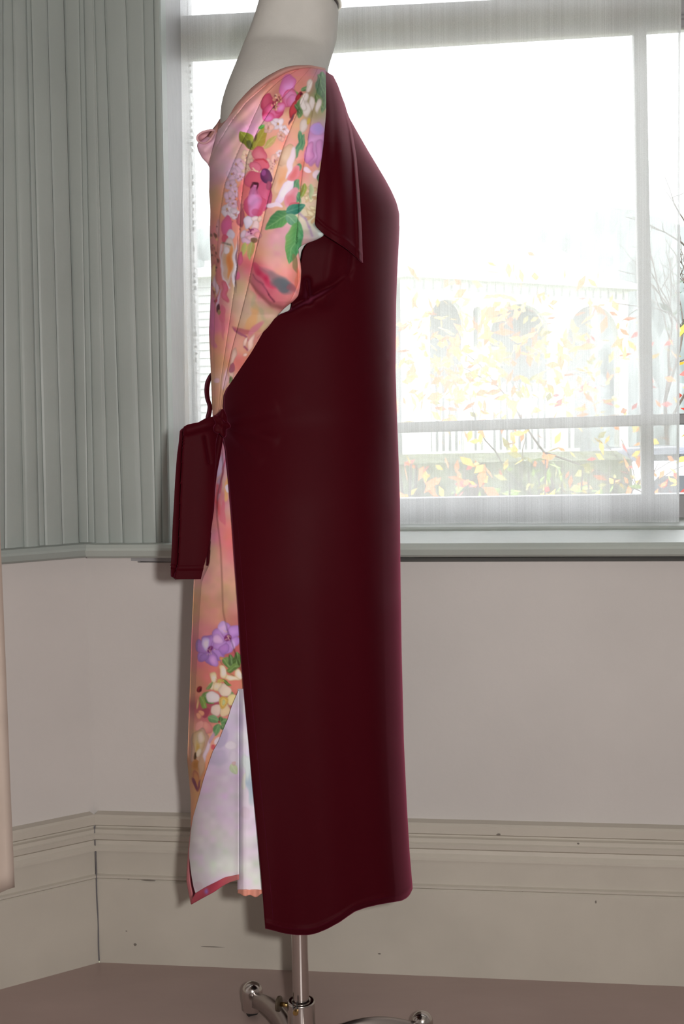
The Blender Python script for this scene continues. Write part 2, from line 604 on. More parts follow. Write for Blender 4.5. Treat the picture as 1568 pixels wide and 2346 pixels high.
for s0, s1, z0, z1 in ((SX0 - .02, MX, hz(900, 1160)[1], hz(900, 980)[1]), (MX, 2.52, hz(900, 1160)[1], hz(900, 980)[1]), (SX0 - .02, MX, hz(900, 980)[1], hz(440, 108)[1]), (MX, 2.52, hz(900, 980)[1], hz(440, 108)[1]), (SX0 - .02, 2.52, hz(440, 80)[1], 2.42)):
    bm = bmesh.new()
    slab(bm, [(s0, z0), (s1, z0), (s1, z1), (s0, z1)], -0.351, -0.348, wb)
    from_bm('pane', bm, M_GLASS, win)
# flaked paint chips along the stile's glass edge
for y in range(150, 960, 15):
    if random.random() < .75:
        bm = bmesh.new()
        s, z = hz(436 + (y - 140) * .02 + random.uniform(-1, 1), y, SN1)
        box(bm, wb(s, z, SN1), (random.uniform(.002, .006), .004, random.uniform(.003, .009)), math.atan2(SD[1], SD[0]))
        from_bm('paint_chip', bm, M_SASH, win)

# sheer net curtain hung over the window
s_l, s_r = backsz(428, 700, -0.235)[0], backsz(1557, 700, -0.235)[0]
z_t, z_b = 2.38, backsz(1000, 1214, -0.235)[1]
nu, nv = 260, 24
U, V = np.meshgrid(np.linspace(0, 1, nu), np.linspace(0, 1, nv))
S = s_l + (s_r - s_l) * U
Z = z_t + (z_b + 0.006 * np.sin(U * 40) * 0 - z_t) * V
Nn = -0.235 + 0.004 * np.sin(S * 55 + 1.5 * np.sin(S * 9)) * (0.5 + .5 * V) + 0.003 * np.sin(S * 17)
P = A0 + S[..., None] * SD + Nn[..., None] * NB + Z[..., None] * UP
net = link('net_curtain', grid_mesh('net_curtain', P), M_NET, label='sheer white net curtain hanging flat over the bright window behind the dress', category='curtain')
bm = bmesh.new()
for (sa, sb) in ((s_r - .0035, s_r + .0015),):
    slab(bm, [(sa, z_b), (sb, z_b), (sb, z_t), (sa, z_t)], -0.2365, -0.2355, wb)
from_bm('side_hem', bm, M_NET, net)
bm = bmesh.new()
tube(bm, [wb(s_l, 2.385, -0.235), wb(2.4, 2.385, -0.235)], 0.006, 10)
from_bm('curtain_wire', bm, M_CHROME, net)

# hanging cream cloth cut by the left edge of the frame
yy = np.concatenate([np.linspace(-2440, 1100, 16), np.linspace(1180, 2053, 24)])
xr_ = np.interp(yy, [-2440, 1180, 1560, 1800, 2053], [-170, -16, 0, 9, 20])
cols = np.linspace(0, 1, 30)
Yc = 1.55
P = np.zeros((40, 30, 3))
for i in range(40):
    e = at(xr_[i], yy[i], Yc)
    for j, c in enumerate(cols):
        P[i, j] = e + np.array([-0.22 * (1 - c), 0.03 * math.sin(c * 14) - 0.05 * (1 - c), 0])
P[..., 2] = np.where(np.arange(40)[:, None] == 39, P[39, 29, 2], P[..., 2])
o = link('hanging_cloth', grid_mesh('hanging_cloth', P), M_CREAM, label='pale cream cloth hanging at the far left edge above the baseboard', category='cloth')
thicken(o, 0.002)

#@@FORM@@
# ------------------------------------------------------------------ dress form on its stand
Y0 = 1.80
def I(pts, sm=0):
    """smooth piecewise curve through (y, x) points"""
    pts = sorted(pts)
    ys = np.array([p[0] for p in pts], float)
    xs = np.array([p[1] for p in pts], float)
    if not sm:
        return lambda y: np.interp(y, ys, xs)
    g = np.arange(ys[0] - 4 * sm, ys[-1] + 4 * sm, 1.0)
    v = np.interp(g, ys, xs)
    # extend linearly beyond the ends so smoothing keeps them in place
    s0 = (xs[1] - xs[0]) / (ys[1] - ys[0]); s1 = (xs[-1] - xs[-2]) / (ys[-1] - ys[-2])
    v = np.where(g < ys[0], xs[0] + s0 * (g - ys[0]), v)
    v = np.where(g > ys[-1], xs[-1] + s1 * (g - ys[-1]), v)
    k = np.exp(-0.5 * (np.arange(-3 * sm, 3 * sm + 1) / sm) ** 2)
    v = np.convolve(np.pad(v, 3 * sm, 'edge'), k / k.sum(), 'valid')
    return lambda y: np.interp(y, g, v)

XF = I([(100, 566), (155, 545), (200, 527), (240, 514), (300, 500), (375, 480), (440, 480), (480, 483), (540, 482), (620, 485), (700, 483), (760, 480), (850, 484), (930, 487), (985, 490),
        (1100, 474), (1200, 460), (1330, 445), (1450, 440), (1600, 435), (1740, 430), (1830, 438), (1900, 438), (2010, 427), (2200, 430)], 5)
XB = I([(100, 768), (155, 757), (172, 762), (195, 774), (230, 786), (270, 800), (340, 840), (410, 882), (440, 898), (465, 909), (490, 915), (520, 915), (560, 913), (620, 910), (700, 907), (850, 906), (950, 909), (1000, 911), (1150, 916), (1300, 917),
        (1500, 920), (1700, 925), (1850, 932), (1950, 938), (2010, 943), (2030, 945), (2060, 945), (2200, 946)], 5)
DD = I([(100, .07), (150, .128), (200, .155), (260, .175), (340, .188), (500, .185), (700, .165), (960, .135), (1150, .165), (1350, .175), (2150, .18)], 20)

def B(x, y):
    a, b = XF(y), XB(y)
    t = np.clip(np.abs((x - .5 * (a + b)) / (.5 * (b - a))), 0, 1)
    return DD(y) * (1 - t ** 2.2) ** (1 / 2.2)

form = empty('dress_form', tuple(at(690, 2290, Y0) * [1, 1, 0]), 'white jersey covered dress form on a chrome pole stand wearing the dress', 'dress form')
# torso: rings of ellipses; the neck above, the body inside the dress
bm = bmesh.new()
rings = []
NSEG = 64
neckL = [(-26, 610), (0, 603), (45, 589), (90, 571), (118, 557), (140, 549), (165, 539), (200, 526), (240, 513), (280, 502)]
neckR = [(-26, 778), (0, 776), (45, 774), (80, 771), (120, 760), (165, 748), (200, 760), (240, 775), (280, 790)]
rows = [-22, 0, 25, 50, 75, 95, 110, 122, 134, 150, 170, 195, 225, 260, 300, 350, 400, 460, 540, 640, 740, 840, 940, 1040, 1140, 1240, 1330]
nl, nr = I(neckL, 4), I(neckR, 4)
top_tilt = 44
def torso_lr(y):
    if y <= 280:
        return nl(y), nr(y)
    k = min(1, (y - 280) / 80)
    a = XF(y) + 24; b = XB(y) - 26
    return a * k + nl(280) * (1 - k), b * k + nr(280) * (1 - k)
for y in rows:
    l, r = torso_lr(y)
    tl = top_tilt * max(0, min(1, 1 - (y + 22) / 190))
    dep = float(np.interp(y, [-30, 60, 100, 118, 135, 170, 230, 300, 360, 500, 740, 960, 1200, 1330], [.060, .061, .064, .068, .082, .105, .140, .155, .160, .155, .135, .112, .142, .120]))
    Pl, Pr = at(l, y - tl * .75, Y0), at(r, y + tl * .75, Y0)
    c = .5 * (Pl + Pr); h = .5 * (Pr - Pl)
    ring = []
    for k in range(NSEG):
        a = 2 * math.pi * k / NSEG
        ca, sa = math.cos(a), math.sin(a)
        e = 2 / 2.25
        ring.append(bm.verts.new(c + h * (abs(ca) ** e * np.sign(ca)) + np.array([0, -dep, 0]) * (abs(sa) ** e * np.sign(sa))))
    rings.append(ring)
for i in range(len(rings) - 1):
    for k in range(NSEG):
        bm.faces.new((rings[i][k], rings[i][(k + 1) % NSEG], rings[i + 1][(k + 1) % NSEG], rings[i + 1][k]))
bm.faces.new(rings[0][::-1]); bm.faces.new(rings[-1])
torso = from_bm('torso', bm, M_CLOTH, form, smooth=True)
sb = torso.modifiers.new('smooth', 'SUBSURF'); sb.levels = 1; sb.render_levels = 1
# metal cap and rim on the tilted neck top
Pl, Pr = at(nl(-22), -22 - top_tilt * .75, Y0), at(nr(-22), -22 + top_tilt * .75, Y0)
c = .5 * (Pl + Pr); h = .5 * (Pr - Pl); nrm = np.cross(h, [0, 1, 0]); nrm = -nrm / np.linalg.norm(nrm)
if nrm[2] < 0: nrm = -nrm
bm = bmesh.new()
loop = [c + nrm * .0005 + (h * 1.015) * math.cos(a) + np.array([0, -.0612, 0]) * math.sin(a) for a in np.linspace(0, 2 * math.pi, 73)]
tube(bm, loop, .0032, 8, cap=False)
from_bm('neck_rim', bm, M_CASTM, form, smooth=True)
bm = bmesh.new()
prv = None
for sc, up in ((.99, .0), (.97, .004), (.7, .007), (.3, .009), (.06, .0095), (.05, .018), (.0501, .021), (.02, .022)):
    rg = [bm.verts.new(c + nrm * up + (h * sc) * math.cos(a) + np.array([0, -.0605 * sc, 0]) * math.sin(a)) for a in np.linspace(0, 2 * math.pi, 49)[:-1]]
    if prv:
        for k in range(48):
            bm.faces.new((prv[k], prv[(k + 1) % 48], rg[(k + 1) % 48], rg[k]))
    prv = rg
bm.faces.new(prv)
from_bm('neck_cap', bm, M_CASTM, form, smooth=True)
# thin seam down the side of the torso
bm = bmesh.new()
pts = []
for y in range(560, 1000, 8):
    l, r = torso_lr(y)
    dep = float(np.interp(y, [500, 740, 960, 1200], [.155, .135, .112, .142]))
    cc = .5 * (at(l, y, Y0) + at(r, y, Y0)); hh = .5 * (at(r, y, Y0) - at(l, y, Y0))
    ca = -.26
    pts.append(cc + hh * (-(abs(ca) ** (2 / 2.25))) + np.array([0, -dep - .0005, 0]) * (abs(math.sin(math.acos(ca))) ** (2 / 2.25)))
tube(bm, pts, .0011, 6)
from_bm('side_seam', bm, mat('seam_tape', (0.36, 0.36, 0.42), 0.9), form)

# pole, hub, knob, screw
AX = at(690, 2290, Y0)
PX, PY = AX[0], Y0
bm = bmesh.new()
lathe(bm, [(.0124, 0.06), (.0124, 0.52)], (PX, PY, 0))
from_bm('pole', bm, M_CHROME, form, smooth=False)
for p in form.children[-1].data.polygons: p.use_smooth = len(p.vertices) == 4
zc = AX[2] - .001
bm = bmesh.new()
lathe(bm, [(.0130, zc - .004), (.0140, zc), (.0195, zc), (.0208, zc - .0015), (.0212, zc - .004), (.0212, zc - .035), (.0225, zc - .05), (.026, zc - .066), (.032, zc - .075), (.032, zc - .088), (.02, zc - .092)], (PX, PY, 0), 48)
hub = from_bm('hub', bm, M_CHROME, form)
for p in hub.data.polygons: p.use_smooth = len(p.vertices) == 4
bm = bmesh.new()
kp = at(641, 2300, Y0 + .012)
kd = np.array([.95, -.32, 0.0])
tube(bm, [kp + kd * .002, kp + kd * .016], .0035, 12)
from_bm('knob_shaft', bm, M_BRASS, form, smooth=True)
bm = bmesh.new()
tube(bm, [kp - kd * .004, kp - kd * .0032, kp + kd * .0005, kp + kd * .0015], [.0085, .0115, .0118, .009], 24)
from_bm('thumb_knob', bm, M_DKMET, form, smooth=False)
bm = bmesh.new()
sp = at(679, 2319, Y0 - .021)
tube(bm, [sp + [0, .004, 0], sp + [-.001, -.003, 0], sp + [-.0012, -.0045, 0]], [.0042, .0042, .003], 14)
from_bm('set_screw', bm, M_BRASS, form)
bm = bmesh.new()
for xo in (672, 681):
    q0, q1 = at(xo, 2296, Y0 - .0205), at(xo, 2312, Y0 - .0205)
    box(bm, .5 * (q0 + q1), (.0012, .003, .011))
from_bm('clamp_slot', bm, M_RUB, form)

def stand_leg(ang, L):
    a = math.radians(ang)
    d = np.array([math.cos(a), math.sin(a), 0]); sd = np.array([-d[1], d[0], 0])
    base = np.array([PX, PY, 0])
    bm = bmesh.new()
    secs = []
    for q in np.linspace(0, 1, 14):
        rr = .018 + (L - .008 - .018) * q
        zm = .030 + .020 * math.sin(math.pi * min(1, q * 1.05)) ** .8 + .004 * q
        hw = .0105 - .003 * q
        hh = .017 - .006 * q
        cc = base + d * rr + UP * zm
        secs.append([bm.verts.new(cc + sd * x * hw + UP * z * hh) for x, z in ((-1, -1), (-1.05, .2), (-.75, .8), (0, 1.1), (.75, .8), (1.05, .2), (1, -1))])
    for i in range(len(secs) - 1):
        for k in range(7):
            bm.faces.new((secs[i][k], secs[i][(k + 1) % 7], secs[i + 1][(k + 1) % 7], secs[i + 1][k]))
    bm.faces.new(secs[0]); bm.faces.new(secs[-1][::-1])
    leg = from_bm('leg', bm, M_CASTM, form, smooth=True)
    cpos = base + d * L
    bm = bmesh.new()
    R = .0172
    prof = [(R * .9, .012), (R, .014), (R, .044)] + [(R * math.cos(t), .044 + R * .95 * math.sin(t)) for t in np.linspace(.2, 1.5, 8)]
    lathe(bm, prof, cpos, 32)
    cp = from_bm('caster_cap', bm, M_CHROME, leg, smooth=True)
    bm = bmesh.new()
    tube(bm, [cpos + sd * -.008 + UP * .0135 + d * .006, cpos + sd * -.007 + UP * .0135 + d * .006, cpos + sd * .007 + UP * .0135 + d * .006, cpos + sd * .008 + UP * .0135 + d * .006], [.011, .0135, .0135, .011], 20)
    from_bm('caster_wheel', bm, M_RUB, leg)
for ang, L in ((18, .198), (117, .195), (198, .198), (288, .198)):
    stand_leg(ang, L)
settle(form)

#@@PRINT@@
# ------------------------------------------------------------------ the printed fabric: painted as a colour field over the cloth
class Canvas:
    def __init__(s, x0, y0, x1, y1, base, sig):
        s.x0, s.y0 = x0, y0
        s.X, s.Y = np.meshgrid(np.arange(x0, x1, 1.0), np.arange(y0, y1, 1.0))
        num = np.zeros(s.X.shape + (3,)); den = np.zeros(s.X.shape)
        for x, y, c in base:
            k = np.exp(-((s.X - x) ** 2 + (s.Y - y) ** 2) / (2 * sig ** 2)) + 1e-5 / (1 + ((s.X - x) ** 2 + (s.Y - y) ** 2) / 400)
            num += k[..., None] * np.array(c, float); den += k
        s.a = num / den[..., None]
        s.wob = [RNG.uniform(0, 6.28, 8), RNG.uniform(.03, .16, 8), RNG.uniform(.03, .16, 8)]
        s.wx = sum(np.sin(s.wob[1][i] * s.X * 1.3 + s.wob[2][i] * s.Y + s.wob[0][i]) for i in range(0, 4)) * 1.1
        s.wy = sum(np.sin(s.wob[1][i] * s.X + s.wob[2][i] * s.Y * 1.3 + s.wob[0][i]) for i in range(4, 8)) * 1.1
        n_ = np.zeros(s.X.shape)
        for sc_ in (48, 30, 14):
            gy, gx = int(s.X.shape[0] / sc_) + 3, int(s.X.shape[1] / sc_) + 3
            r_ = RNG.normal(0, 1, (gy, gx))
            yy_, xx_ = (s.Y - y0) / sc_, (s.X - x0) / sc_
            i_, j_ = yy_.astype(int), xx_.astype(int)
            fy, fx = yy_ - i_, xx_ - j_
            fy, fx = fy * fy * (3 - 2 * fy), fx * fx * (3 - 2 * fx)
            n_ += (r_[i_, j_] * (1 - fx) + r_[i_, j_ + 1] * fx) * (1 - fy) + (r_[i_ + 1, j_] * (1 - fx) + r_[i_ + 1, j_ + 1] * fx) * fy
        s.vary = n_ / 3.2
        s.a = s.a * (1 + .045 * s.vary[..., None]) + np.array([6, -5, 8.0]) * np.roll(s.vary, 40, 0)[..., None]
    def _win(s, cx, cy, r):
        j0, j1 = int(max(0, cx - r - s.x0)), int(min(s.X.shape[1], cx + r - s.x0 + 1))
        i0, i1 = int(max(0, cy - r - s.y0)), int(min(s.X.shape[0], cy + r - s.y0 + 1))
        return slice(i0, max(i0, i1)), slice(j0, max(j0, j1))
    def ell(s, cx, cy, rx, ry, ang=0, c=(200, 150, 150), e=None, line=.25, alpha=1, soft=1.2, tip=0, wob=1.0, lo=.0):
        """petal: ellipse (tip narrows one end), centre colour c, rim colour e, faint drawn outline"""
        w_ = s._win(cx, cy, max(rx, ry) + 8)
        X, Y = s.X[w_] - cx + s.wx[w_] * wob, s.Y[w_] - cy + s.wy[w_] * wob
        if X.size == 0: return
        t = math.radians(ang)
        u = (X * math.cos(t) + Y * math.sin(t)) / rx
        v = (-X * math.sin(t) + Y * math.cos(t)) / ry
        if tip:
            v = v / np.clip(1 - tip * u, .15, 3)
        d = np.sqrt(u * u + v * v)
        px = min(rx, ry)
        m = np.clip((1 - d) * px / soft + .5, 0, 1) * alpha
        c = np.array(c, float); e = c if e is None else np.array(e, float)
        g = np.clip(d, 0, 1)[..., None] ** 1.6
        g = np.clip(g + s.vary[w_][..., None] * .5, 0, 1)
        col = c + (e - c) * g
        if line:
            ln = np.exp(-((1 - d) * px / 1.4) ** 2)[..., None] * line
            col = col * (1 - ln * .34)
        if lo:
            col = col * (1 - lo * (.5 + .5 * np.sin(v * 9 + u * 2)))[..., None]
        s.a[w_] = s.a[w_] * (1 - m[..., None]) + col * m[..., None]
    def leaf(s, x0, y0, x1, y1, wd, c, e=None, rib=(150, 180, 120)):
        cx, cy = .5 * (x0 + x1), .5 * (y0 + y1)
        L = math.hypot(x1 - x0, y1 - y0) / 2
        w_ = s._win(cx, cy, L + wd + 6)
        X, Y = s.X[w_] - cx, s.Y[w_] - cy
        if X.size == 0: return
        ux, uy = (x1 - x0) / (2 * L), (y1 - y0) / (2 * L)
        u = (X * ux + Y * uy) / L
        v = (-X * uy + Y * ux)
        half = wd * np.clip(1 - np.abs(u) ** 2.0, 0, 1) ** .8 * (1 - .25 * u)
        m = np.clip((half - np.abs(v)) / 1.2 + .5, 0, 1) * (np.abs(u) < 1)
        c = np.array(c, float); e = c * .75 if e is None else np.array(e, float)
        k = np.clip(.5 + .5 * v / wd, 0, 1)[..., None]
        col = c * (1 - k) + e * k
        r = np.exp(-(v / 1.0) ** 2)[..., None] * .6
        vein = np.clip(np.sin((u * L * .55 - np.abs(v) * .6)) - .6, 0, 1)[..., None] * .5
        col = col * (1 - r) + np.array(rib, float) * r
        col = col * (1 - vein) + np.array(rib, float) * vein
        s.a[w_] = s.a[w_] * (1 - m[..., None]) + col * m[..., None]
    def line(s, pts, wd, c, alpha=1):
        for (xa, ya), (xb, yb) in zip(pts[:-1], pts[1:]):
            cx, cy = .5 * (xa + xb), .5 * (ya + yb)
            L = math.hypot(xb - xa, yb - ya)
            w_ = s._win(cx, cy, L / 2 + wd * 3 + 2)
            X, Y = s.X[w_], s.Y[w_]
            if X.size == 0: continue
            t = np.clip(((X - xa) * (xb - xa) + (Y - ya) * (yb - ya)) / (L * L + 1e-9), 0, 1)
            d = np.hypot(X - xa - t * (xb - xa), Y - ya - t * (yb - ya))
            m = (np.exp(-(d / wd) ** 2) * alpha)[..., None]
            s.a[w_] = s.a[w_] * (1 - m) + np.array(c, float) * m
    def flower(s, cx, cy, r, n, c, e, ctr=None, rot=0, sq=1.0, rc=.25, tip=-.25, stamen=None, line=.3):
        for k in range(n):
            a = math.radians(rot + 360 * k / n)
            s.ell(cx + math.cos(a) * r * .55, cy + math.sin(a) * r * .55 * sq, r * .52, r * .42, math.degrees(math.atan2(math.sin(a) * sq, math.cos(a))), c, e, tip=tip, line=line)
        if ctr is not None:
            s.ell(cx, cy, r * rc, r * rc * sq, 0, ctr, ctr, line=.3)
        if stamen is not None:
            for k in range(14):
                a = RNG.uniform(0, 6.28); q = RNG.uniform(.3, 1) * r * .42
                s.line([(cx, cy), (cx + q * math.cos(a), cy + q * math.sin(a) * sq)], .7, tuple(np.array(ctr if ctr is not None else (90, 40, 50)) * .6), .6)
            for k in range(16):
                a = RNG.uniform(0, 6.28); q = RNG.uniform(.1, 1) * r * .42
                s.ell(cx + q * math.cos(a), cy + q * math.sin(a) * sq, 1.5, 1.5, 0, stamen, line=0)
    def blossom(s, cx, cy, r, c, rot=None, e=None):
        c = np.array(c, float)
        rot = RNG.uniform(0, 72) if rot is None else rot
        for k in range(5):
            a = math.radians(rot + 72 * k)
            q = c * RNG.uniform(.93, 1.03)
            s.ell(cx + math.cos(a) * r * .52, cy + math.sin(a) * r * .52, r * .56, r * .50, math.degrees(a), q, np.array(e, float) if e is not None else q * .95, tip=-.2, line=.28)
        for k in range(5):
            a = RNG.uniform(0, 6.28)
            s.line([(cx, cy), (cx + r * .3 * math.cos(a), cy + r * .3 * math.sin(a))], .7, (150, 80, 96), .55)
        s.ell(cx, cy, r * .16, r * .16, 0, (196, 140, 90), line=.2)
    def warp(s, amp, sc_):
        def fld():
            gy, gx = int(s.X.shape[0] / sc_) + 3, int(s.X.shape[1] / sc_) + 3
            r_ = RNG.normal(0, 1, (gy, gx)); yy_, xx_ = (s.Y - s.y0) / sc_, (s.X - s.x0) / sc_
            i_, j_ = yy_.astype(int), xx_.astype(int); fy, fx = yy_ - i_, xx_ - j_
            fy, fx = fy * fy * (3 - 2 * fy), fx * fx * (3 - 2 * fx)
            return (r_[i_, j_] * (1 - fx) + r_[i_, j_ + 1] * fx) * (1 - fy) + (r_[i_ + 1, j_] * (1 - fx) + r_[i_ + 1, j_ + 1] * fx) * fy
        s.a = s._bil(s.X + amp * fld(), s.Y + amp * fld())
    def _bil(s, x, y):
        j = np.clip(x - s.x0, 0, s.X.shape[1] - 1.001); i = np.clip(y - s.y0, 0, s.X.shape[0] - 1.001)
        j0, i0 = j.astype(int), i.astype(int)
        fj, fi = (j - j0)[..., None], (i - i0)[..., None]
        a = s.a
        return (a[i0, j0] * (1 - fj) + a[i0, j0 + 1] * fj) * (1 - fi) + (a[i0 + 1, j0] * (1 - fj) + a[i0 + 1, j0 + 1] * fj) * fi
    def sample(s, x, y, gain):
        return np.clip(lin(np.clip(s._bil(x, y), 4, 250)) * gain, 0, .88)

PINK, SALM, TAN, LIL = (212, 120, 140), (222, 148, 124), (205, 148, 112), (212, 168, 186)
cb = Canvas(425, 135, 765, 1000, [
    (660, 160, (215, 130, 120)), (700, 175, (226, 132, 126)), (735, 170, (170, 110, 130)), (620, 190, (215, 140, 120)), (640, 205, (200, 125, 110)), (580, 230, (222, 160, 140)), (560, 260, (220, 150, 130)),
    (545, 265, (214, 165, 165)), (585, 260, (222, 165, 190)), (570, 300, (222, 160, 195)), (520, 310, (216, 180, 185)), (500, 345, (214, 170, 175)), (475, 345, (216, 165, 175)), (470, 370, (216, 160, 165)), (490, 365, (208, 150, 150)),
    (510, 380, (200, 160, 175)), (500, 415, (200, 150, 155)), (490, 445, (205, 148, 118)), (530, 350, (214, 160, 165)), (540, 330, (222, 165, 150)), (520, 440, (215, 140, 105)), (490, 500, (210, 140, 110)), (500, 540, (215, 130, 125)),
    (492, 600, (190, 120, 100)), (505, 620, (205, 110, 110)), (490, 690, (205, 120, 130)), (490, 740, (210, 110, 140)), (515, 730, (205, 120, 115)), (510, 790, (214, 135, 105)), (492, 830, (214, 150, 115)),
    (500, 900, (212, 152, 118)), (495, 960, (205, 145, 120)), (530, 800, (222, 150, 135)), (545, 700, (200, 160, 135)), (560, 640, (190, 150, 125)), (570, 720, (190, 160, 135)), (585, 740, (205, 160, 115)), (600, 720, (195, 165, 135)),
    (560, 770, (200, 150, 115)), (575, 775, (190, 110, 110)), (545, 830, (205, 110, 95)), (540, 790, (218, 155, 135)), (520, 870, (218, 165, 150)), (620, 730, (195, 160, 135)), (550, 560, (215, 140, 115)), (555, 470, (220, 130, 110)),
    (620, 300, (226, 160, 140)), (640, 320, (228, 145, 130)), (650, 350, (226, 160, 145)), (690, 300, (226, 160, 135)), (672, 330, (228, 160, 135)), (610, 350, (222, 140, 125)), (640, 380, (220, 165, 150)), (690, 400, (214, 130, 120)),
    (720, 420, (205, 170, 140)), (705, 470, (210, 180, 150)), (710, 500, (205, 185, 160)), (700, 530, (190, 170, 155)), (725, 535, (165, 160, 150)), (700, 560, (195, 135, 130)), (690, 580, (205, 140, 130)), (730, 545, (150, 155, 150)),
    (625, 470, (212, 156, 130)), (605, 530, (212, 150, 124)), (596, 575, (210, 140, 112)), (625, 560, (206, 150, 154)), (640, 540, (210, 146, 156)), (650, 570, (208, 148, 152)), (630, 590, (212, 160, 140)), (645, 610, (228, 160, 150)), (660, 630, (215, 120, 110)), (680, 620, (214, 135, 120)),
    (600, 640, (205, 100, 110)), (625, 670, (190, 90, 100)), (650, 690, (214, 115, 120)), (580, 620, (205, 85, 100)), (660, 670, (215, 130, 130)), (730, 250, (170, 150, 110)), (735, 300, (190, 150, 170)), (745, 200, (110, 120, 80))], 17)
# neckline flowers and leaves
cb.leaf(738, 165, 736, 240, 14, (98, 128, 84), (70, 100, 70)); cb.leaf(748, 200, 738, 262, 9, (110, 135, 95)); cb.leaf(728, 170, 744, 215, 9, (88, 118, 80)); cb.leaf(722, 215, 738, 250, 7, (120, 135, 80))
cb.leaf(664, 196, 678, 184, 5, (95, 125, 80)); cb.leaf(664, 205, 690, 224, 6, (120, 145, 75)); cb.leaf(690, 208, 708, 200, 5, (110, 140, 90))
cb.ell(659, 200, 28, 15, -62, (216, 140, 190), (206, 100, 150), tip=-.2); cb.ell(662, 226, 16, 22, 20, (216, 130, 170), (190, 70, 100)); cb.ell(668, 231, 14, 16, 0, (214, 125, 170), (200, 90, 125))
cb.ell(613, 236, 14, 22, 12, (206, 85, 110), (178, 48, 78)); cb.ell(626, 257, 27, 19, -38, (216, 110, 150), (188, 50, 86)); cb.ell(616, 268, 15, 12, -30, (224, 120, 175), (205, 70, 110), line=.1); cb.ell(640, 246, 14, 12, -50, (224, 140, 185), (196, 60, 96), line=.1)
for k in range(26):
    a, q = RNG.uniform(0, 6.28), RNG.uniform(2, 13)
    x, y = 634 + q * .8 * math.cos(a) - .5 * q * math.sin(a) * .6, 232 + q * 1.5 * math.sin(a)
    cb.line([(636, 230), (x, y)], .7, (120, 30, 50), .5)
for k in range(40):
    a, q = RNG.uniform(0, 6.28), RNG.uniform(1, 13)
    x, y = 632 + q * .7 * math.cos(a) - q * .5 * math.sin(a), 236 + q * 1.4 * math.sin(a)
    cb.ell(x, y, 1.4, 1.7, 0, [(226, 190, 150), (110, 50, 50), (200, 150, 110)][k % 3], line=0)
cb.ell(684, 221, 13, 7, -60, (165, 35, 48), (120, 15, 30)); cb.ell(690, 216, 5, 4, 0, (80, 10, 25)); cb.ell(672, 250, 7, 20, 22, (190, 62, 70), (150, 35, 45)); cb.ell(669, 272, 3, 14, 18, (110, 60, 70), line=0)
cb.leaf(690, 228, 684, 272, 9, (112, 138, 84), (86, 110, 66)); cb.leaf(676, 240, 690, 262, 5, (90, 110, 70))
for x, y, rx, ry, a in ((708, 196, 7, 14, 14), (702, 224, 7, 14, 10), (702, 252, 9, 18, 6), (696, 240, 6, 12, -10), (714, 240, 6, 16, 0), (728, 245, 6, 15, 0), (694, 290, 10, 18, 8)):
    cb.ell(x, y, rx, ry, a, (226, 208, 198), (214, 186, 170), line=.35)
cb.ell(706, 278, 4, 8, 20, (206, 176, 84), line=.1)
for x0, y0, x1, y1, wd in ((684, 300, 694, 345, 6), (690, 320, 676, 362, 6), (696, 308, 690, 345, 4), (688, 375, 676, 400, 7), (684, 410, 668, 450, 9), (690, 440, 660, 470, 9), (672, 430, 690, 465, 6)):
    cb.leaf(x0, y0, x1, y1, wd, (104, 148, 108), (70, 118, 90))
cb.ell(722, 330, 19, 50, 8, (208, 148, 192), (196, 128, 172), lo=.08); cb.ell(727, 296, 16, 14, 8, (172, 142, 196), (196, 140, 190), line=.2); cb.ell(708, 352, 11, 24, 8, (210, 138, 178), (184, 112, 160)); cb.ell(732, 352, 9, 30, 4, (206, 140, 186), (184, 120, 166))
cb.ell(706, 388, 10, 6, 10, (226, 190, 200), line=.1); cb.ell(724, 400, 7, 14, 10, (222, 190, 195), line=.2); cb.leaf(735, 390, 728, 420, 4, (90, 115, 85))
for k in range(22):
    cb.ell(RNG.uniform(694, 722), RNG.uniform(425, 515), RNG.uniform(5, 9), RNG.uniform(2.5, 5), RNG.uniform(-60, 60), [(216, 198, 160), (202, 172, 128), (226, 212, 182), (186, 150, 110)][k % 4], (190, 158, 118), line=.3)
cb.leaf(700, 420, 690, 455, 6, (150, 150, 60)); cb.leaf(712, 420, 716, 460, 5, (190, 190, 150))
cb.line([(686, 488), (700, 500), (708, 520), (716, 540)], 3, (150, 120, 150), .7); cb.line([(720, 515), (735, 530), (742, 540)], 3, (110, 112, 110), .7); cb.ell(736, 537, 8, 5, 40, (180, 185, 175), line=.2)
# leaves at the left of the lilac flower
cb.leaf(552, 300, 582, 342, 15, (146, 150, 48), (102, 100, 32), (180, 180, 90)); cb.ell(573, 330, 10, 7, 0, (60, 58, 36), line=0, alpha=.7); cb.leaf(585, 345, 612, 284, 11, (160, 152, 60), (172, 140, 58), (190, 180, 90)); cb.leaf(592, 296, 606, 286, 4, (90, 190, 70))
cb.leaf(604, 340, 636, 312, 8, (170, 160, 84), (200, 160, 110), (210, 190, 130)); cb.ell(590, 315, 3, 10, 0, (90, 55, 50), line=0, alpha=.7)
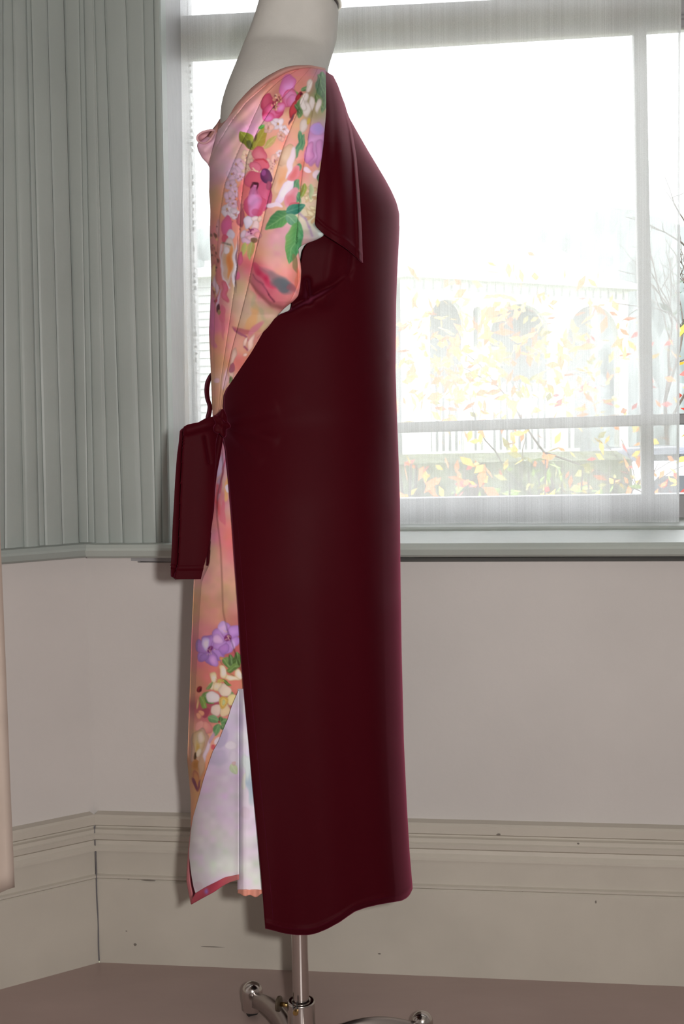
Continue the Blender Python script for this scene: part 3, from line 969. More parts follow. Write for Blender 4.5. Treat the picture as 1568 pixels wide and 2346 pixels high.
# pale blossoms
for x, y, r, q in ((634, 284, 13, 0), (650, 298, 12, 0), (616, 292, 11, 1), (642, 312, 8, 1), (568, 356, 15, 2), (578, 378, 13, 2), (562, 386, 12, 2), (544, 378, 16, 3), (533, 398, 14, 3), (550, 404, 11, 3), (531, 424, 14, 3),
                   (541, 440, 11, 3), (527, 452, 13, 3), (524, 482, 16, 4), (540, 490, 11, 4), (536, 468, 10, 3), (633, 368, 15, 1), (622, 386, 11, 1), (612, 372, 9, 1), (641, 352, 9, 0)):
    cb.blossom(x, y, r, [(230, 205, 208), (226, 172, 156), (222, 184, 158), (218, 176, 192), (222, 198, 204)][q])
for k in range(40):
    x, y = [(556, 408), (548, 440), (552, 470), (548, 505), (628, 372), (570, 372)][k % 6]
    cb.ell(x + RNG.normal(0, 5), y + RNG.normal(0, 9), 1.5, 1.8, 0, (130, 60, 80), line=0, alpha=.55)
cb.ell(552, 498, 8, 22, 6, (180, 96, 96), (160, 76, 90)); cb.ell(550, 470, 7, 14, 0, (190, 110, 110), line=.4); cb.ell(552, 450, 6, 12, 0, (198, 122, 116), line=.4); cb.ell(560, 434, 5, 14, 0, (214, 170, 140), line=.4)
# coral buds over the pansy
cb.ell(596, 352, 15, 17, -30, (216, 120, 130), (200, 90, 105), line=.3); cb.ell(600, 376, 18, 13, 20, (210, 96, 112), (186, 70, 92)); cb.ell(585, 384, 12, 12, 0, (214, 110, 130), (190, 78, 100)); cb.line([(588, 366), (602, 362), (612, 370)], 1.4, (180, 40, 50), .8)
for k in range(8):
    cb.ell(584 + RNG.normal(0, 6), 392 + RNG.normal(0, 3), 2, 2, 0, (226, 190, 160), line=0)
cb.ell(564, 432, 14, 38, 14, (212, 104, 104), (220, 130, 120), line=.15); cb.ell(588, 415, 26, 22, 0, (206, 92, 108), (190, 72, 100), line=.2); cb.ell(606, 448, 18, 34, -6, (196, 88, 120), (186, 78, 108), line=.15); cb.ell(584, 470, 26, 28, 0, (206, 96, 124), (186, 66, 96), line=.2)
cb.ell(584, 458, 15, 38, 4, (216, 140, 186), (206, 100, 140), tip=.3, line=.15, lo=.08); cb.ell(592, 484, 16, 8, 0, (180, 60, 90), line=0, alpha=.5)
cb.ell(583, 420, 8, 4, 8, (70, 22, 36), line=0); cb.ell(575, 426, 2.5, 8, 20, (90, 30, 50), line=0); cb.ell(590, 427, 2.5, 9, -14, (80, 24, 40), line=0)
for k in range(7):
    cb.line([(577 + k * 2, 428), (572 + k * 3.4, 446)], .6, (120, 40, 70), .5)
cb.ell(610, 404, 14, 19, -18, (112, 44, 88), (80, 32, 70)); cb.ell(618, 425, 5, 9, 0, (150, 60, 90), line=.2); cb.ell(604, 396, 6, 7, 0, (140, 66, 120), line=.1)
# the peach and white rose
cb.ell(652, 395, 21, 55, 16, (224, 172, 140), (218, 160, 130), line=.15); cb.ell(660, 358, 16, 28, 20, (226, 190, 160), (205, 160, 130), line=.3); cb.ell(645, 410, 12, 36, 22, (222, 156, 112), (228, 180, 150), line=.15); cb.ell(665, 372, 6, 36, 18, (230, 200, 205), line=.15)
cb.ell(652, 440, 10, 36, 32, (228, 212, 226), (222, 190, 210), line=.1); cb.ell(672, 400, 12, 20, 30, (214, 110, 110), (226, 150, 160), line=.15); cb.ell(668, 450, 13, 26, 28, (206, 110, 120), (216, 150, 160), line=.15); cb.ell(674, 468, 12, 8, 0, (196, 90, 100), line=.1); cb.ell(630, 470, 16, 6, 12, (228, 200, 210), line=0)
# big green leaves
cb.leaf(668, 486, 608, 524, 17, (88, 142, 74), (64, 112, 70), (150, 178, 120)); cb.leaf(655, 486, 700, 470, 13, (58, 122, 96), (44, 106, 88), (110, 160, 130)); cb.leaf(656, 492, 690, 520, 12, (112, 152, 112), (84, 132, 100), (150, 180, 140))
cb.leaf(684, 506, 662, 606, 19, (62, 128, 84), (110, 150, 80), (140, 178, 120)); cb.ell(676, 604, 6, 22, -8, (120, 110, 70), line=0, alpha=.7)
# blossom cluster, olive leaves
for x, y, rx, ry, a, cc in ((568, 508, 11, 16, 15, (224, 204, 216)), (584, 500, 10, 8, 0, (228, 200, 196)), (588, 516, 9, 11, 0, (226, 190, 186)), (596, 502, 6, 9, 0, (220, 180, 160)), (586, 530, 10, 9, 0, (214, 140, 160)), (572, 536, 10, 9, 0, (220, 160, 180)), (560, 536, 8, 12, 0, (224, 190, 200)), (580, 545, 10, 7, 0, (222, 170, 176)), (592, 540, 7, 9, 0, (214, 140, 140)), (566, 552, 10, 7, 20, (216, 170, 190))):
    cb.ell(x, y, rx, ry, a, cc, tuple(np.array(cc) * .92), line=.35)
for k in range(8): cb.ell(580 + RNG.normal(0, 5), 526 + RNG.normal(0, 3), 1.8, 1.5, 0, (110, 30, 70), line=0)
cb.leaf(564, 556, 556, 592, 7, (196, 176, 100), (170, 160, 90)); cb.leaf(578, 552, 574, 594, 8, (150, 126, 70), (176, 160, 100)); cb.ell(582, 552, 6, 7, 0, (90, 66, 40), line=0, alpha=.8); cb.ell(553, 594, 6, 16, 12, (206, 96, 126), (196, 84, 110), line=.1); cb.ell(547, 632, 5, 9, 20, (206, 100, 130), line=.1)
# hot pink and the grey rose roll of the front fold
cb.ell(522, 518, 12, 26, 4, (204, 92, 136), (196, 88, 120), line=.1); cb.ell(528, 540, 9, 12, 0, (196, 176, 186), line=.2); cb.ell(516, 545, 7, 10, 0, (196, 80, 100), line=.1)
cb.ell(523, 600, 16, 56, 2, (196, 150, 118), (208, 180, 172), line=.3); cb.ell(528, 600, 7, 40, 3, (200, 118, 64), (214, 150, 100), line=.1); cb.ell(518, 575, 7, 9, 0, (216, 196, 196), line=.2); cb.ell(540, 610, 4, 50, 2, (206, 190, 190), line=.1); cb.ell(544, 600, 2.2, 62, 2, (110, 78, 88), line=0, alpha=.8); cb.line([(510, 555), (522, 558), (530, 560)], 2, (110, 100, 86), .8)
cb.line([(508, 560), (507, 610), (513, 640), (526, 660)], 2.4, (216, 190, 192), .9); cb.ell(517, 668, 8, 26, -16, (206, 104, 128), (190, 90, 100), line=.1); cb.ell(512, 720, 8, 20, 0, (196, 90, 110), line=0, alpha=.7)
for k in range(60):
    y = RNG.uniform(540, 700); x = 486 + RNG.uniform(0, 13)
    cb.ell(x, y, RNG.uniform(1, 3), RNG.uniform(2, 6), RNG.uniform(-20, 20), [(110, 60, 50), (226, 178, 120), (196, 104, 100), (150, 80, 70)][k % 4], line=.2, alpha=.8)
cb.ell(490, 625, 5, 22, 0, (224, 178, 124), line=.2); cb.ell(494, 655, 5, 20, 0, (222, 180, 190), line=.3); cb.ell(502, 690, 4, 24, 3, (216, 170, 190), line=.3); cb.ell(502, 708, 3, 9, 20, (80, 30, 40), line=0); cb.ell(504, 716, 4, 6, 0, (150, 120, 80), line=0); cb.ell(497, 690, 3, 5, 0, (180, 50, 70), line=0)
cb.ell(487, 720, 7, 40, 0, (206, 104, 150), line=0, alpha=.8); cb.ell(490, 770, 5, 30, -4, (198, 100, 140), line=0, alpha=.6); cb.ell(512, 755, 4, 24, 0, (190, 96, 110), line=0, alpha=.6)
cb.ell(502, 522, 5, 20, 0, (206, 140, 140), line=.3); cb.ell(500, 520, 1.6, 2, 0, (100, 50, 50), line=0)
# crimson and grey brush of the sleeve bag
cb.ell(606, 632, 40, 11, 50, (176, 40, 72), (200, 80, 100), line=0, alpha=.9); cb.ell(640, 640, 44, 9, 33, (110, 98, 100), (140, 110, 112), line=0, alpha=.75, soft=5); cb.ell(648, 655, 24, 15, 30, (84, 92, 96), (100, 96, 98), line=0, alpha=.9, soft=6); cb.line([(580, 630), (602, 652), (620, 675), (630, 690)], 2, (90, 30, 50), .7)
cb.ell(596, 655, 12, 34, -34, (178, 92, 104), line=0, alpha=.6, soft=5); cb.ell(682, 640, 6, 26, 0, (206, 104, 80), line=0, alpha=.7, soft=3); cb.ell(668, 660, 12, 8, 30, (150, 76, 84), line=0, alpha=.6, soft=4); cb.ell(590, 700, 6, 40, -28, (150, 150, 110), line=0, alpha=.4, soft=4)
cb.ell(578, 735, 9, 40, 18, (208, 150, 96), line=0, alpha=.7, soft=5); cb.ell(556, 756, 22, 6, 20, (168, 84, 90), line=0, alpha=.8, soft=3); cb.ell(585, 752, 26, 7, -46, (190, 110, 124), line=0, alpha=.8, soft=3); cb.ell(555, 765, 26, 3, 40, (140, 64, 96), line=0, alpha=.7)
for x, y, rx, ry, a in ((564, 784, 5, 12, 18), (577, 785, 5, 20, 22), (536, 820, 7, 20, 14), (534, 855, 5, 12, 10), (563, 811, 5, 6, 0)):
    cb.ell(x, y, rx, ry, a, (224, 184, 168), (210, 160, 140), line=.35)
cb.line([(560, 795), (568, 802)], 2, (130, 50, 80), .8); cb.ell(536, 842, 6, 9, 10, (150, 76, 96), line=0, alpha=.8); cb.ell(496, 873, 8, 7, 0, (224, 176, 180), line=.1); cb.ell(518, 870, 6, 24, 12, (226, 176, 176), line=.1); cb.leaf(532, 862, 527, 880, 4, (110, 104, 70))
cb.line([(590, 775), (625, 735), (660, 700)], .8, (120, 70, 70), .5)

# lower front panel
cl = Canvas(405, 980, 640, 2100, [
    (505, 1040, (205, 120, 140)), (508, 1060, (196, 170, 190)), (500, 1100, (190, 120, 140)), (515, 1100, (222, 165, 120)), (528, 1100, (214, 190, 206)), (520, 1160, (205, 180, 195)), (505, 1150, (200, 80, 90)), (530, 1180, (212, 150, 118)), (500, 1180, (205, 120, 120)),
    (495, 1230, (206, 150, 156)), (515, 1220, (222, 120, 110)), (525, 1240, (218, 110, 104)), (525, 1270, (205, 120, 120)), (485, 1270, (212, 160, 140)), (520, 1320, (210, 150, 128)), (480, 1330, (222, 160, 144)), (500, 1300, (214, 160, 140)),
    (480, 1400, (216, 148, 130)), (500, 1400, (205, 140, 120)), (525, 1380, (190, 140, 120)), (530, 1420, (186, 110, 104)), (530, 1460, (176, 90, 88)), (470, 1440, (206, 126, 128)), (460, 1490, (202, 110, 124)), (460, 1520, (205, 112, 120)), (470, 1545, (206, 118, 100)),
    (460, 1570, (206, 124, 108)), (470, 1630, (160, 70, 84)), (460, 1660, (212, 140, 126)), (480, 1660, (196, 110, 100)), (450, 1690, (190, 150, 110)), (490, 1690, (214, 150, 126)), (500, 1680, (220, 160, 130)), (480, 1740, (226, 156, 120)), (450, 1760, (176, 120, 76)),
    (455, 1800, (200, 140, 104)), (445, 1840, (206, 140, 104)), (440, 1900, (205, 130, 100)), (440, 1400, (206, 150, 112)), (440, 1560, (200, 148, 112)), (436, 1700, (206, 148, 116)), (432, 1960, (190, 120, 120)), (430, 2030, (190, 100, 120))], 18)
for (px_, py_, cc, ee) in ((483, 1488, (176, 128, 192), (150, 104, 168)), (520, 1462, (186, 136, 196), (158, 110, 172))):
    cl.flower(px_, py_, 33, 6, cc, ee, rot=20, sq=1.05)
cl.ell(511, 1436, 10, 17, 0, (214, 172, 216), (190, 150, 200)); cl.ell(471, 1473, 7, 16, 8, (216, 196, 226), (190, 160, 206)); cl.ell(492, 1514, 9, 14, -30, (206, 150, 206), (176, 124, 190)); cl.ell(470, 1506, 12, 11, -10, (160, 116, 180), (146, 104, 166)); cl.ell(499, 1464, 12, 9, 10, (214, 170, 206), (180, 130, 190)); cl.ell(516, 1484, 12, 12, 0, (176, 120, 186), (150, 104, 170)); cl.ell(536, 1478, 6, 12, -14, (196, 156, 206))
cl.ell(483, 1486, 9, 10, 20, (110, 30, 92), (126, 60, 120), line=0); cl.ell(522, 1460, 9, 8, 0, (112, 34, 88), (130, 60, 120), line=0)
for k in range(30):
    cx, cy = ((482, 1490), (521, 1458))[k % 2]
    cl.ell(cx + RNG.normal(0, 6), cy + RNG.normal(0, 6), 1.3, 1.3, 0, (214, 176, 160), line=0)
cl.ell(510, 1503, 6, 5, 0, (206, 140, 90), line=.4); cl.leaf(512, 1506, 533, 1530, 7, (122, 146, 84), (86, 112, 60)); cl.leaf(528, 1500, 536, 1530, 6, (96, 120, 72)); cl.leaf(545, 1494, 540, 1540, 9, (92, 116, 60), (70, 92, 46)); cl.leaf(520, 1536, 552, 1526, 8, (112, 138, 72)); cl.line([(508, 1515), (520, 1535), (545, 1556)], 1.4, (150, 110, 70), .8); cl.line([(505, 1530), (522, 1545)], 1.2, (214, 190, 130), .8)
for x, y, rx, ry, a in ((488, 1552, 13, 9, 60), (486, 1570, 11, 9, 30), (500, 1572, 12, 9, 60), (530, 1552, 18, 7, 20), (512, 1540, 8, 14, -30), (548, 1546, 7, 12, 0)):
    cl.ell(x, y, rx, ry, a, (226, 206, 190), (218, 190, 140), line=.3)
cl.leaf(505, 1556, 532, 1572, 5, (96, 120, 52)); cl.ell(508, 1560, 8, 6, 30, (196, 176, 96), line=.1)
for k in range(9): cl.line([(510, 1560), (510 - 16 * math.cos(k * .4 - 1), 1556 + 14 * math.sin(k * .4 - 1))], .6, (180, 120, 60), .6)
cl.leaf(474, 1580, 488, 1560, 4, (126, 146, 84)); cl.leaf(462, 1602, 480, 1584, 6, (110, 134, 74)); cl.leaf(460, 1595, 474, 1624, 8, (140, 158, 72), (110, 134, 64)); cl.leaf(470, 1596, 492, 1612, 8, (112, 142, 74), (80, 112, 56)); cl.leaf(535, 1586, 522, 1598, 4, (96, 120, 72))
cl.ell(458, 1580, 9, 9, -40, (150, 28, 40), (100, 10, 22)); cl.ell(463, 1582, 4, 5, 0, (70, 4, 12), line=0)
for x, y, rx, ry, a, cc in ((516, 1583, 13, 13, 0, (226, 202, 180)), (489, 1596, 14, 13, 20, (226, 208, 206)), (532, 1603, 13, 12, 40, (222, 200, 140)), (496, 1628, 14, 13, 0, (222, 194, 178)), (521, 1626, 12, 14, -20, (220, 190, 150))):
    cl.ell(x, y, rx, ry, a, cc, tuple(np.array(cc) * .95), line=.35)
cl.ell(511, 1609, 13, 13, 0, (216, 190, 110), (206, 170, 96), line=.25); cl.ell(511, 1610, 5, 6, 0, (186, 188, 130), line=.4)
for k in range(20):
    a = k * .314; cl.ell(511 + 10 * math.cos(a), 1609 + 10 * math.sin(a), 1.2, 1.2, 0, (190, 140, 60), line=0)
cl.ell(470, 1632, 10, 12, 0, (150, 60, 78), line=0, alpha=.8); cl.ell(461, 1632, 6, 7, 0, (226, 150, 116), line=.4); cl.ell(455, 1640, 5, 6, 0, (222, 150, 120), line=.4); cl.ell(454, 1612, 3, 10, 16, (216, 170, 120), line=.3)
cl.leaf(478, 1642, 508, 1654, 8, (124, 160, 112), (90, 128, 84)); cl.leaf(506, 1656, 522, 1648, 9, (112, 146, 96), (84, 118, 74)); cl.leaf(503, 1658, 492, 1686, 8, (112, 150, 100), (84, 124, 78)); cl.leaf(510, 1640, 506, 1656, 5, (80, 110, 60)); cl.leaf(508, 1660, 518, 1672, 6, (110, 140, 90))
cl.ell(505, 1652, 3, 3, 0, (150, 60, 60), line=0)
cl.ell(474, 1668, 15, 13, 20, (218, 148, 134), (200, 120, 116), line=.2); cl.ell(458, 1662, 9, 12, 0, (222, 150, 140), line=.2)
# beige rose at the edge
cl.ell(458, 1712, 22, 42, 6, (196, 164, 132), (184, 140, 124), line=.3); cl.ell(456, 1702, 15, 28, 0, (206, 182, 146), (190, 150, 110), line=.3); cl.ell(452, 1712, 8, 20, -6, (196, 156, 80), (206, 180, 140), line=.1); cl.ell(462, 1690, 10, 12, 0, (220, 196, 180), (196, 170, 130), line=.2)
cl.ell(449, 1734, 4, 9, -16, (60, 36, 16), (120, 76, 36), line=0); cl.ell(458, 1726, 7, 10, 30, (216, 196, 170), line=.3); cl.ell(452, 1755, 10, 14, 0, (160, 104, 50), (190, 130, 80), line=.15); cl.ell(463, 1750, 5, 28, 14, (190, 150, 120), line=.3); cl.ell(450, 1790, 7, 22, -8, (180, 120, 76), (150, 80, 70), line=.2); cl.ell(446, 1796, 3, 14, -20, (110, 50, 70), line=0); cl.ell(456, 1796, 2.5, 14, 18, (120, 60, 76), line=0)
cl.ell(478, 1712, 4, 36, 16, (216, 190, 200), line=.2); cl.ell(490, 1712, 5, 6, 0, (206, 90, 96), line=0); cl.ell(486, 1690, 4, 14, 20, (190, 150, 170), line=.2); cl.ell(500, 1698, 6, 10, 20, (226, 200, 206), line=.1); cl.ell(478, 1750, 5, 34, 18, (228, 150, 110), line=0, alpha=.8)
cl.ell(505, 1070, 5, 26, 14, (206, 176, 200), line=.2); cl.ell(501, 1120, 5, 28, 10, (186, 150, 172), line=.25); cl.line([(520, 1050), (510, 1085), (503, 1130)], 2, (190, 80, 104), .8); cl.ell(528, 1085, 5, 26, -6, (214, 196, 214), line=.2); cl.ell(520, 1120, 5, 30, 6, (220, 164, 116), line=0); cl.ell(524, 1120, 7, 8, -40, (220, 200, 210), line=.1); cl.line([(500, 1110), (498, 1150), (502, 1180)], 4, (206, 80, 86), .8); cl.ell(512, 1175, 5, 30, 0, (206, 100, 116), line=0, alpha=.7)

# the pale wrong side of the cloth
cw = Canvas(405, 1560, 660, 2100, [(560, 1600, (206, 196, 206)), (530, 1640, (190, 176, 196)), (540, 1600, (196, 184, 200)), (510, 1700, (176, 164, 186)), (500, 1740, (184, 170, 190)), (530, 1720, (206, 190, 204)), (480, 1780, (206, 188, 202)), (510, 1800, (196, 172, 194)), (530, 1790, (190, 170, 190)), (490, 1850, (206, 190, 204)), (460, 1900, (216, 206, 210)), (500, 1900, (212, 202, 204)), (520, 1860, (190, 172, 190)),
    (480, 1960, (214, 204, 212)), (450, 2000, (212, 202, 208)), (520, 1980, (216, 204, 212)), (560, 1700, (208, 204, 208)), (575, 1740, (200, 206, 208)), (560, 1800, (208, 196, 206)), (565, 1880, (212, 196, 208)), (580, 1900, (214, 202, 210)), (570, 2000, (218, 206, 212)), (590, 2040, (218, 206, 212))], 22)
cw.ell(508, 1690, 14, 22, 20, (168, 154, 182), line=0, alpha=.7, soft=6); cw.ell(500, 1735, 22, 18, 0, (172, 160, 182), line=0, alpha=.6, soft=8); cw.ell(530, 1708, 14, 12, 0, (214, 202, 210), line=.25, alpha=.8, soft=3); cw.ell(536, 1735, 10, 16, 0, (206, 192, 206), line=.15, alpha=.7, soft=4); cw.leaf(530, 1750, 544, 1774, 9, (190, 196, 160), (170, 180, 150), (200, 206, 180)); cw.ell(536, 1752, 6, 5, 0, (200, 160, 160), line=.1, alpha=.7)
cw.ell(572, 1790, 8, 50, -8, (150, 166, 180), (166, 182, 190), line=.1, alpha=.85, soft=4); cw.ell(566, 1756, 8, 30, -6, (206, 210, 208), line=.2, alpha=.8, soft=3); cw.ell(560, 1790, 5, 18, 0, (206, 206, 190), line=.1, alpha=.7); cw.ell(562, 1860, 10, 14, 0, (200, 176, 190), line=.2, alpha=.5, soft=5); cw.ell(455, 2030, 10, 9, 0, (202, 180, 190), line=0, alpha=.6, soft=4)
PG = np.array([1.12, 1.22, 1.36])
cl_gain, cw_gain = np.array([1.22, 1.28, 1.38]), np.array([1.18, 1.24, 1.28])
for c_, g_ in ((cl, cl_gain), (cw, cw_gain)):
    c_.g = g_
cb.g = PG
cb.warp(1.6, 15); cl.warp(1.6, 15)

#@@DRESS@@
# ------------------------------------------------------------------ the dress
dress = empty('dress', tuple(at(690, 2140, Y0)), 'long dress with floral print front and plain maroon back, tied at the waist', 'dress')

def rows(y0, y1, nv, xl, xr, nu, dense='r'):
    """pixel grid of a panel bounded left and right"""
    v = np.linspace(0, 1, nv)[:, None]
    q = np.linspace(0, 1, nu)[None, :]
    if dense == 'r':
        q = 1 - (1 - q) ** 1.8
    elif dense == 'l':
        q = q ** 1.8
    elif dense == 'lr':
        q = .5 - .5 * np.cos(np.pi * q)
    Yp = y0 + (y1 - y0) * v + 0 * q
    a, b = xl(Yp), xr(Yp)
    return a + (b - a) * q, Yp

def cols(x0, x1, nu, yt, yb, nv):
    u = np.linspace(0, 1, nu)[None, :]
    v = np.linspace(0, 1, nv)[:, None]
    Xp = x0 + (x1 - x0) * u + 0 * v
    a, b = yt(Xp), yb(Xp)
    return Xp, a + (b - a) * v

def cloth(name, X, Y, d, m, far=None, canvas=None, parent=None, thick=0.0012, gain=None, label=None, color=None):
    Ps = [at(X, Y, Y0 - d)]
    Cs = None
    if canvas is not None:
        Cs = [canvas.sample(X, Y, canvas.g)]
    if color is not None:
        Cs = [np.broadcast_to(color, X.shape + (3,))]
    if far is not None:
        st = far
        Xf, Yf = X[::st, ::st], Y[::st, ::st]
        Xf = np.concatenate([Xf, X[::st, -1:]], 1); Yf = np.concatenate([Yf, Y[::st, -1:]], 1)
        df = np.concatenate([d[::st, ::st], d[::st, -1:]], 1)
        Xf = np.concatenate([X[::st, :1], Xf], 1); Yf = np.concatenate([Y[::st, :1], Yf], 1); df = np.concatenate([d[::st, :1], df], 1)
        Ps.append(at(Xf, Yf, Y0 + df)[:, ::-1])
        if Cs: Cs.append(canvas.sample(Xf, Yf, canvas.g)[:, ::-1])
    o = link(name, grid_mesh(name, Ps, Cs), m, dress if parent is None else parent)
    if thick:
        thicken(o, thick, 0)
    if label:
        o['label'] = label
    return o

def sg(t):
    return 1 / (1 + np.exp(-np.clip(t, -40, 40)))

def seg_d(X, Y, p, q):
    (xa, ya), (xb, yb) = p, q
    L2 = (xb - xa) ** 2 + (yb - ya) ** 2
    t = np.clip(((X - xa) * (xb - xa) + (Y - ya) * (yb - ya)) / L2, 0, 1)
    return np.hypot(X - xa - t * (xb - xa), Y - ya - t * (yb - ya)), t

# ---- maroon back panel, shoulder to hem
XLM = I([(165, 746), (250, 746), (330, 741), (430, 727), (520, 722), (548, 722), (560, 702), (575, 694), (600, 690), (640, 681), (690, 670), (712, 667), (719, 645), (735, 622), (755, 606), (790, 582), (840, 549), (880, 524), (905, 513), (930, 511), (940, 512), (960, 505), (985, 501),
         (1005, 510), (1030, 516), (1100, 523), (1180, 530), (1280, 537), (1400, 546), (1500, 552), (1600, 560), (1700, 570), (1800, 579), (1900, 589), (2000, 598), (2050, 602), (2128, 608), (2160, 610)], 2)
HEM = I([(590, 2124), (608, 2127), (625, 2131), (650, 2138), (680, 2142), (705, 2142), (725, 2138), (750, 2128), (780, 2112), (800, 2098), (815, 2088), (840, 2079), (870, 2072), (905, 2066), (920, 2064), (932, 2058), (940, 2050), (946, 2036), (950, 2028)], 2)
XS1 = lambda y: np.interp(y, [165, 300, 430, 600], [770, 800, 822, 834])
nv, nu = 640, 150
v = np.linspace(0, 1, nv)[:, None]
q = 1 - (1 - np.linspace(0, 1, nu)[None, :]) ** 1.8
xb_hem = np.interp(q, [0, 1], [608, 946])
yb = HEM(xb_hem)
y0_ = 163 + 11 * q
Yp = y0_ + (yb - y0_) * v
Xp = XLM(Yp) + (XB(Yp) - XLM(Yp)) * q
Xp = np.where(v > .985, Xp, Xp)
d = B(Xp, Yp)
inner = np.clip((XB(Yp) - Xp) / 40, 0, 1)
low = np.clip((Yp - 1000) / 1100, 0, 1)
d = d + inner * low * (.010 * np.sin((Xp - XLM(Yp)) / 52.0 + .6 + .0006 * Yp) + .005 * np.sin((Xp - XLM(Yp)) / 27.0 + 2))
# pulls running from the knot
for tip, wd, am in (((640, 1010), 9, .005), ((600, 1062), 10, .004), ((640, 935), 12, .003), ((700, 925), 16, .002)):
    ds, t = seg_d(Xp, Yp, (512, 975), tip)
    d = d + am * np.exp(-(ds / (wd * (.5 + t))) ** 2) * np.clip(4 * t * (1 - t), 0, 1) ** .6
# fold under the arm, pocket of shadow, soft drape across the bodice
yc = np.interp(Xp, [630, 660, 690, 720, 750, 770, 800, 830], [722, 716, 700, 684, 668, 656, 632, 604])
fade = np.exp(-((Xp - 715) / 62) ** 2)
d = d + fade * (.016 * np.exp(-np.clip((Yp - yc), 0, 200) / 26) * sg((Yp - yc) / 2.2) - .010 * np.exp(-((Yp - yc + 10) / 12) ** 2))
ds, t = seg_d(Xp, Yp, (703, 645), (708, 690)); d = d - .012 * np.exp(-(ds / 8) ** 2)
ds, t = seg_d(Xp, Yp, (765, 560), (745, 690)); d = d + .004 * np.exp(-(ds / 14) ** 2)
ds, t = seg_d(Xp, Yp, (808, 580), (800, 640)); d = d - .003 * np.exp(-(ds / 7) ** 2)
d = d - .012 * sg((540 - Yp) / 14)
# turned hem: slight roll
hb = (yb - Yp)
d = d + .0025 * np.exp(-((hb - 14) / 5) ** 2) - .002 * np.exp(-(hb / 5) ** 2)
d = np.where(Xp > XB(Yp) - .01, 0, np.maximum(d, 0))
back = cloth('back_panel', Xp, Yp, d, M_MAROON, far=2, label='plain maroon satin back panel')
D_BACK = lambda x, y: B(x, y)
# stitched edge
bm = bmesh.new()
ys = np.arange(1050, 2120, 10.0)
ys2 = ys
xs = XLM(ys) + np.interp(ys, [1050, 1200, 2120], [8, 14, 20])
dd = B(xs, ys)
low_ = np.clip((ys - 1000) / 1100, 0, 1)
dd = dd + low_ * (.010 * np.sin((xs - XLM(ys)) / 52.0 + .6 + .0006 * ys) + .005 * np.sin((xs - XLM(ys)) / 27.0 + 2))
tube(bm, [at(x, y, Y0 - dv - .0004) for x, y, dv in zip(xs, ys, dd)], .0004, 5)
from_bm('edge_stitching', bm, M_MAROON2, back)
bm = bmesh.new()
xs = np.arange(625, 935, 8.0); ys = HEM(xs) - 13
dd = B(xs, ys) + .010 * np.sin((xs - XLM(ys)) / 52.0 + .6 + .0006 * ys) * np.clip((XB(ys) - xs) / 40, 0, 1) + .005 * np.sin((xs - XLM(ys)) / 27.0 + 2) * np.clip((XB(ys) - xs) / 40, 0, 1) + .002
tube(bm, [at(x, y, Y0 - dv - .0006) for x, y, dv in zip(xs, ys, dd)], .0004, 5)
from_bm('hem_stitching', bm, M_MAROON2, back)

# ---- maroon sleeve flap lying over the bodice
XSL = I([(166, 746), (250, 747), (330, 742), (430, 728), (518, 721), (620, 720)], 4)
XSR = I([(166, 758), (195, 772), (240, 790), (300, 806), (360, 816), (440, 823), (520, 828), (602, 831), (640, 832)], 5)
SHEM = I([(715, 516), (722, 518), (745, 538), (768, 553), (790, 566), (808, 580), (820, 592), (831, 603), (840, 612)], 3)
nv, nu = 240, 60
v = np.linspace(0, 1, nv)[:, None]; q = np.linspace(0, 1, nu)[None, :] ** .85
xg = XSL(166) + (XSR(166) - XSL(166)) * q
yb_ = SHEM(721 + (831 - 721) * q)
y0_ = 163 + 11 * q
Yp = y0_ + (yb_ - y0_) * v
Xp = XSL(Yp) + (XSR(Yp) - XSL(Yp)) * q
e = np.clip((Yp - 166) / 160, 0, 1)
d = B(Xp, Yp) + e * (.022 - .016 * q ** 3) + .002 * (1 - e)
d = d + e * (.006 * np.sin(np.pi * q * 1.0) - .004 * np.exp(-((q - .35) / .15) ** 2) + .006 * np.exp(-((q - .93) / .05) ** 2))
hb = yb_ - Yp
d = d + .0016 * np.exp(-((hb - 20) / 4) ** 2)
sleeve_m = cloth('back_sleeve', Xp, Yp, d, M_MAROON, far=2, thick=0.0016, label='maroon rear half of the loose sleeve')

# ---- floral front: neckline, sleeve and bodice
XN = I([(150, 690), (155, 655), (160, 640), (172, 617), (185, 598), (205, 569), (235, 536), (262, 512), (280, 501), (292, 491), (303, 482), (314, 474), (322, 462), (327, 454), (334, 452), (345, 455), (362, 464), (374, 476), (384, 481), (410, 481), (440, 480), (480, 483), (540, 482), (620, 485), (700, 483), (760, 480), (850, 484), (930, 487), (985, 490), (1000, 491)], 2)
XRF = I([(150, 742), (160, 746), (250, 747), (330, 742), (430, 728), (512, 721), (520, 724), (530, 736), (537, 743), (543, 737), (550, 722), (556, 705), (562, 690), (570, 683), (585, 685), (600, 688), (620, 690), (640, 689), (660, 687), (678, 683), (690, 672), (700, 658), (707, 650), (720, 638), (735, 628), (770, 604), (840, 560), (900, 524), (950, 512), (975, 506), (1000, 500)], 2)
C1 = I([(155, 662), (185, 622), (235, 565), (280, 530), (330, 500), (360, 486), (400, 482), (1000, 480)], 6)
C2 = I([(155, 692), (185, 640), (220, 604), (290, 572), (350, 545), (420, 516), (500, 503), (600, 497), (700, 492), (800, 490), (900, 492), (1000, 493)], 6)
C3 = I([(155, 712), (200, 672), (250, 622), (300, 590), (360, 566), (470, 552), (560, 549), (640, 540), (700, 532), (780, 520), (860, 508), (950, 500), (1000, 497)], 6)
C4 = I([(155, 728), (200, 706), (280, 672), (340, 648), (390, 634), (450, 616), (520, 600), (600, 580), (650, 570), (720, 553), (800, 532), (880, 514), (960, 502), (1000, 499)], 6)
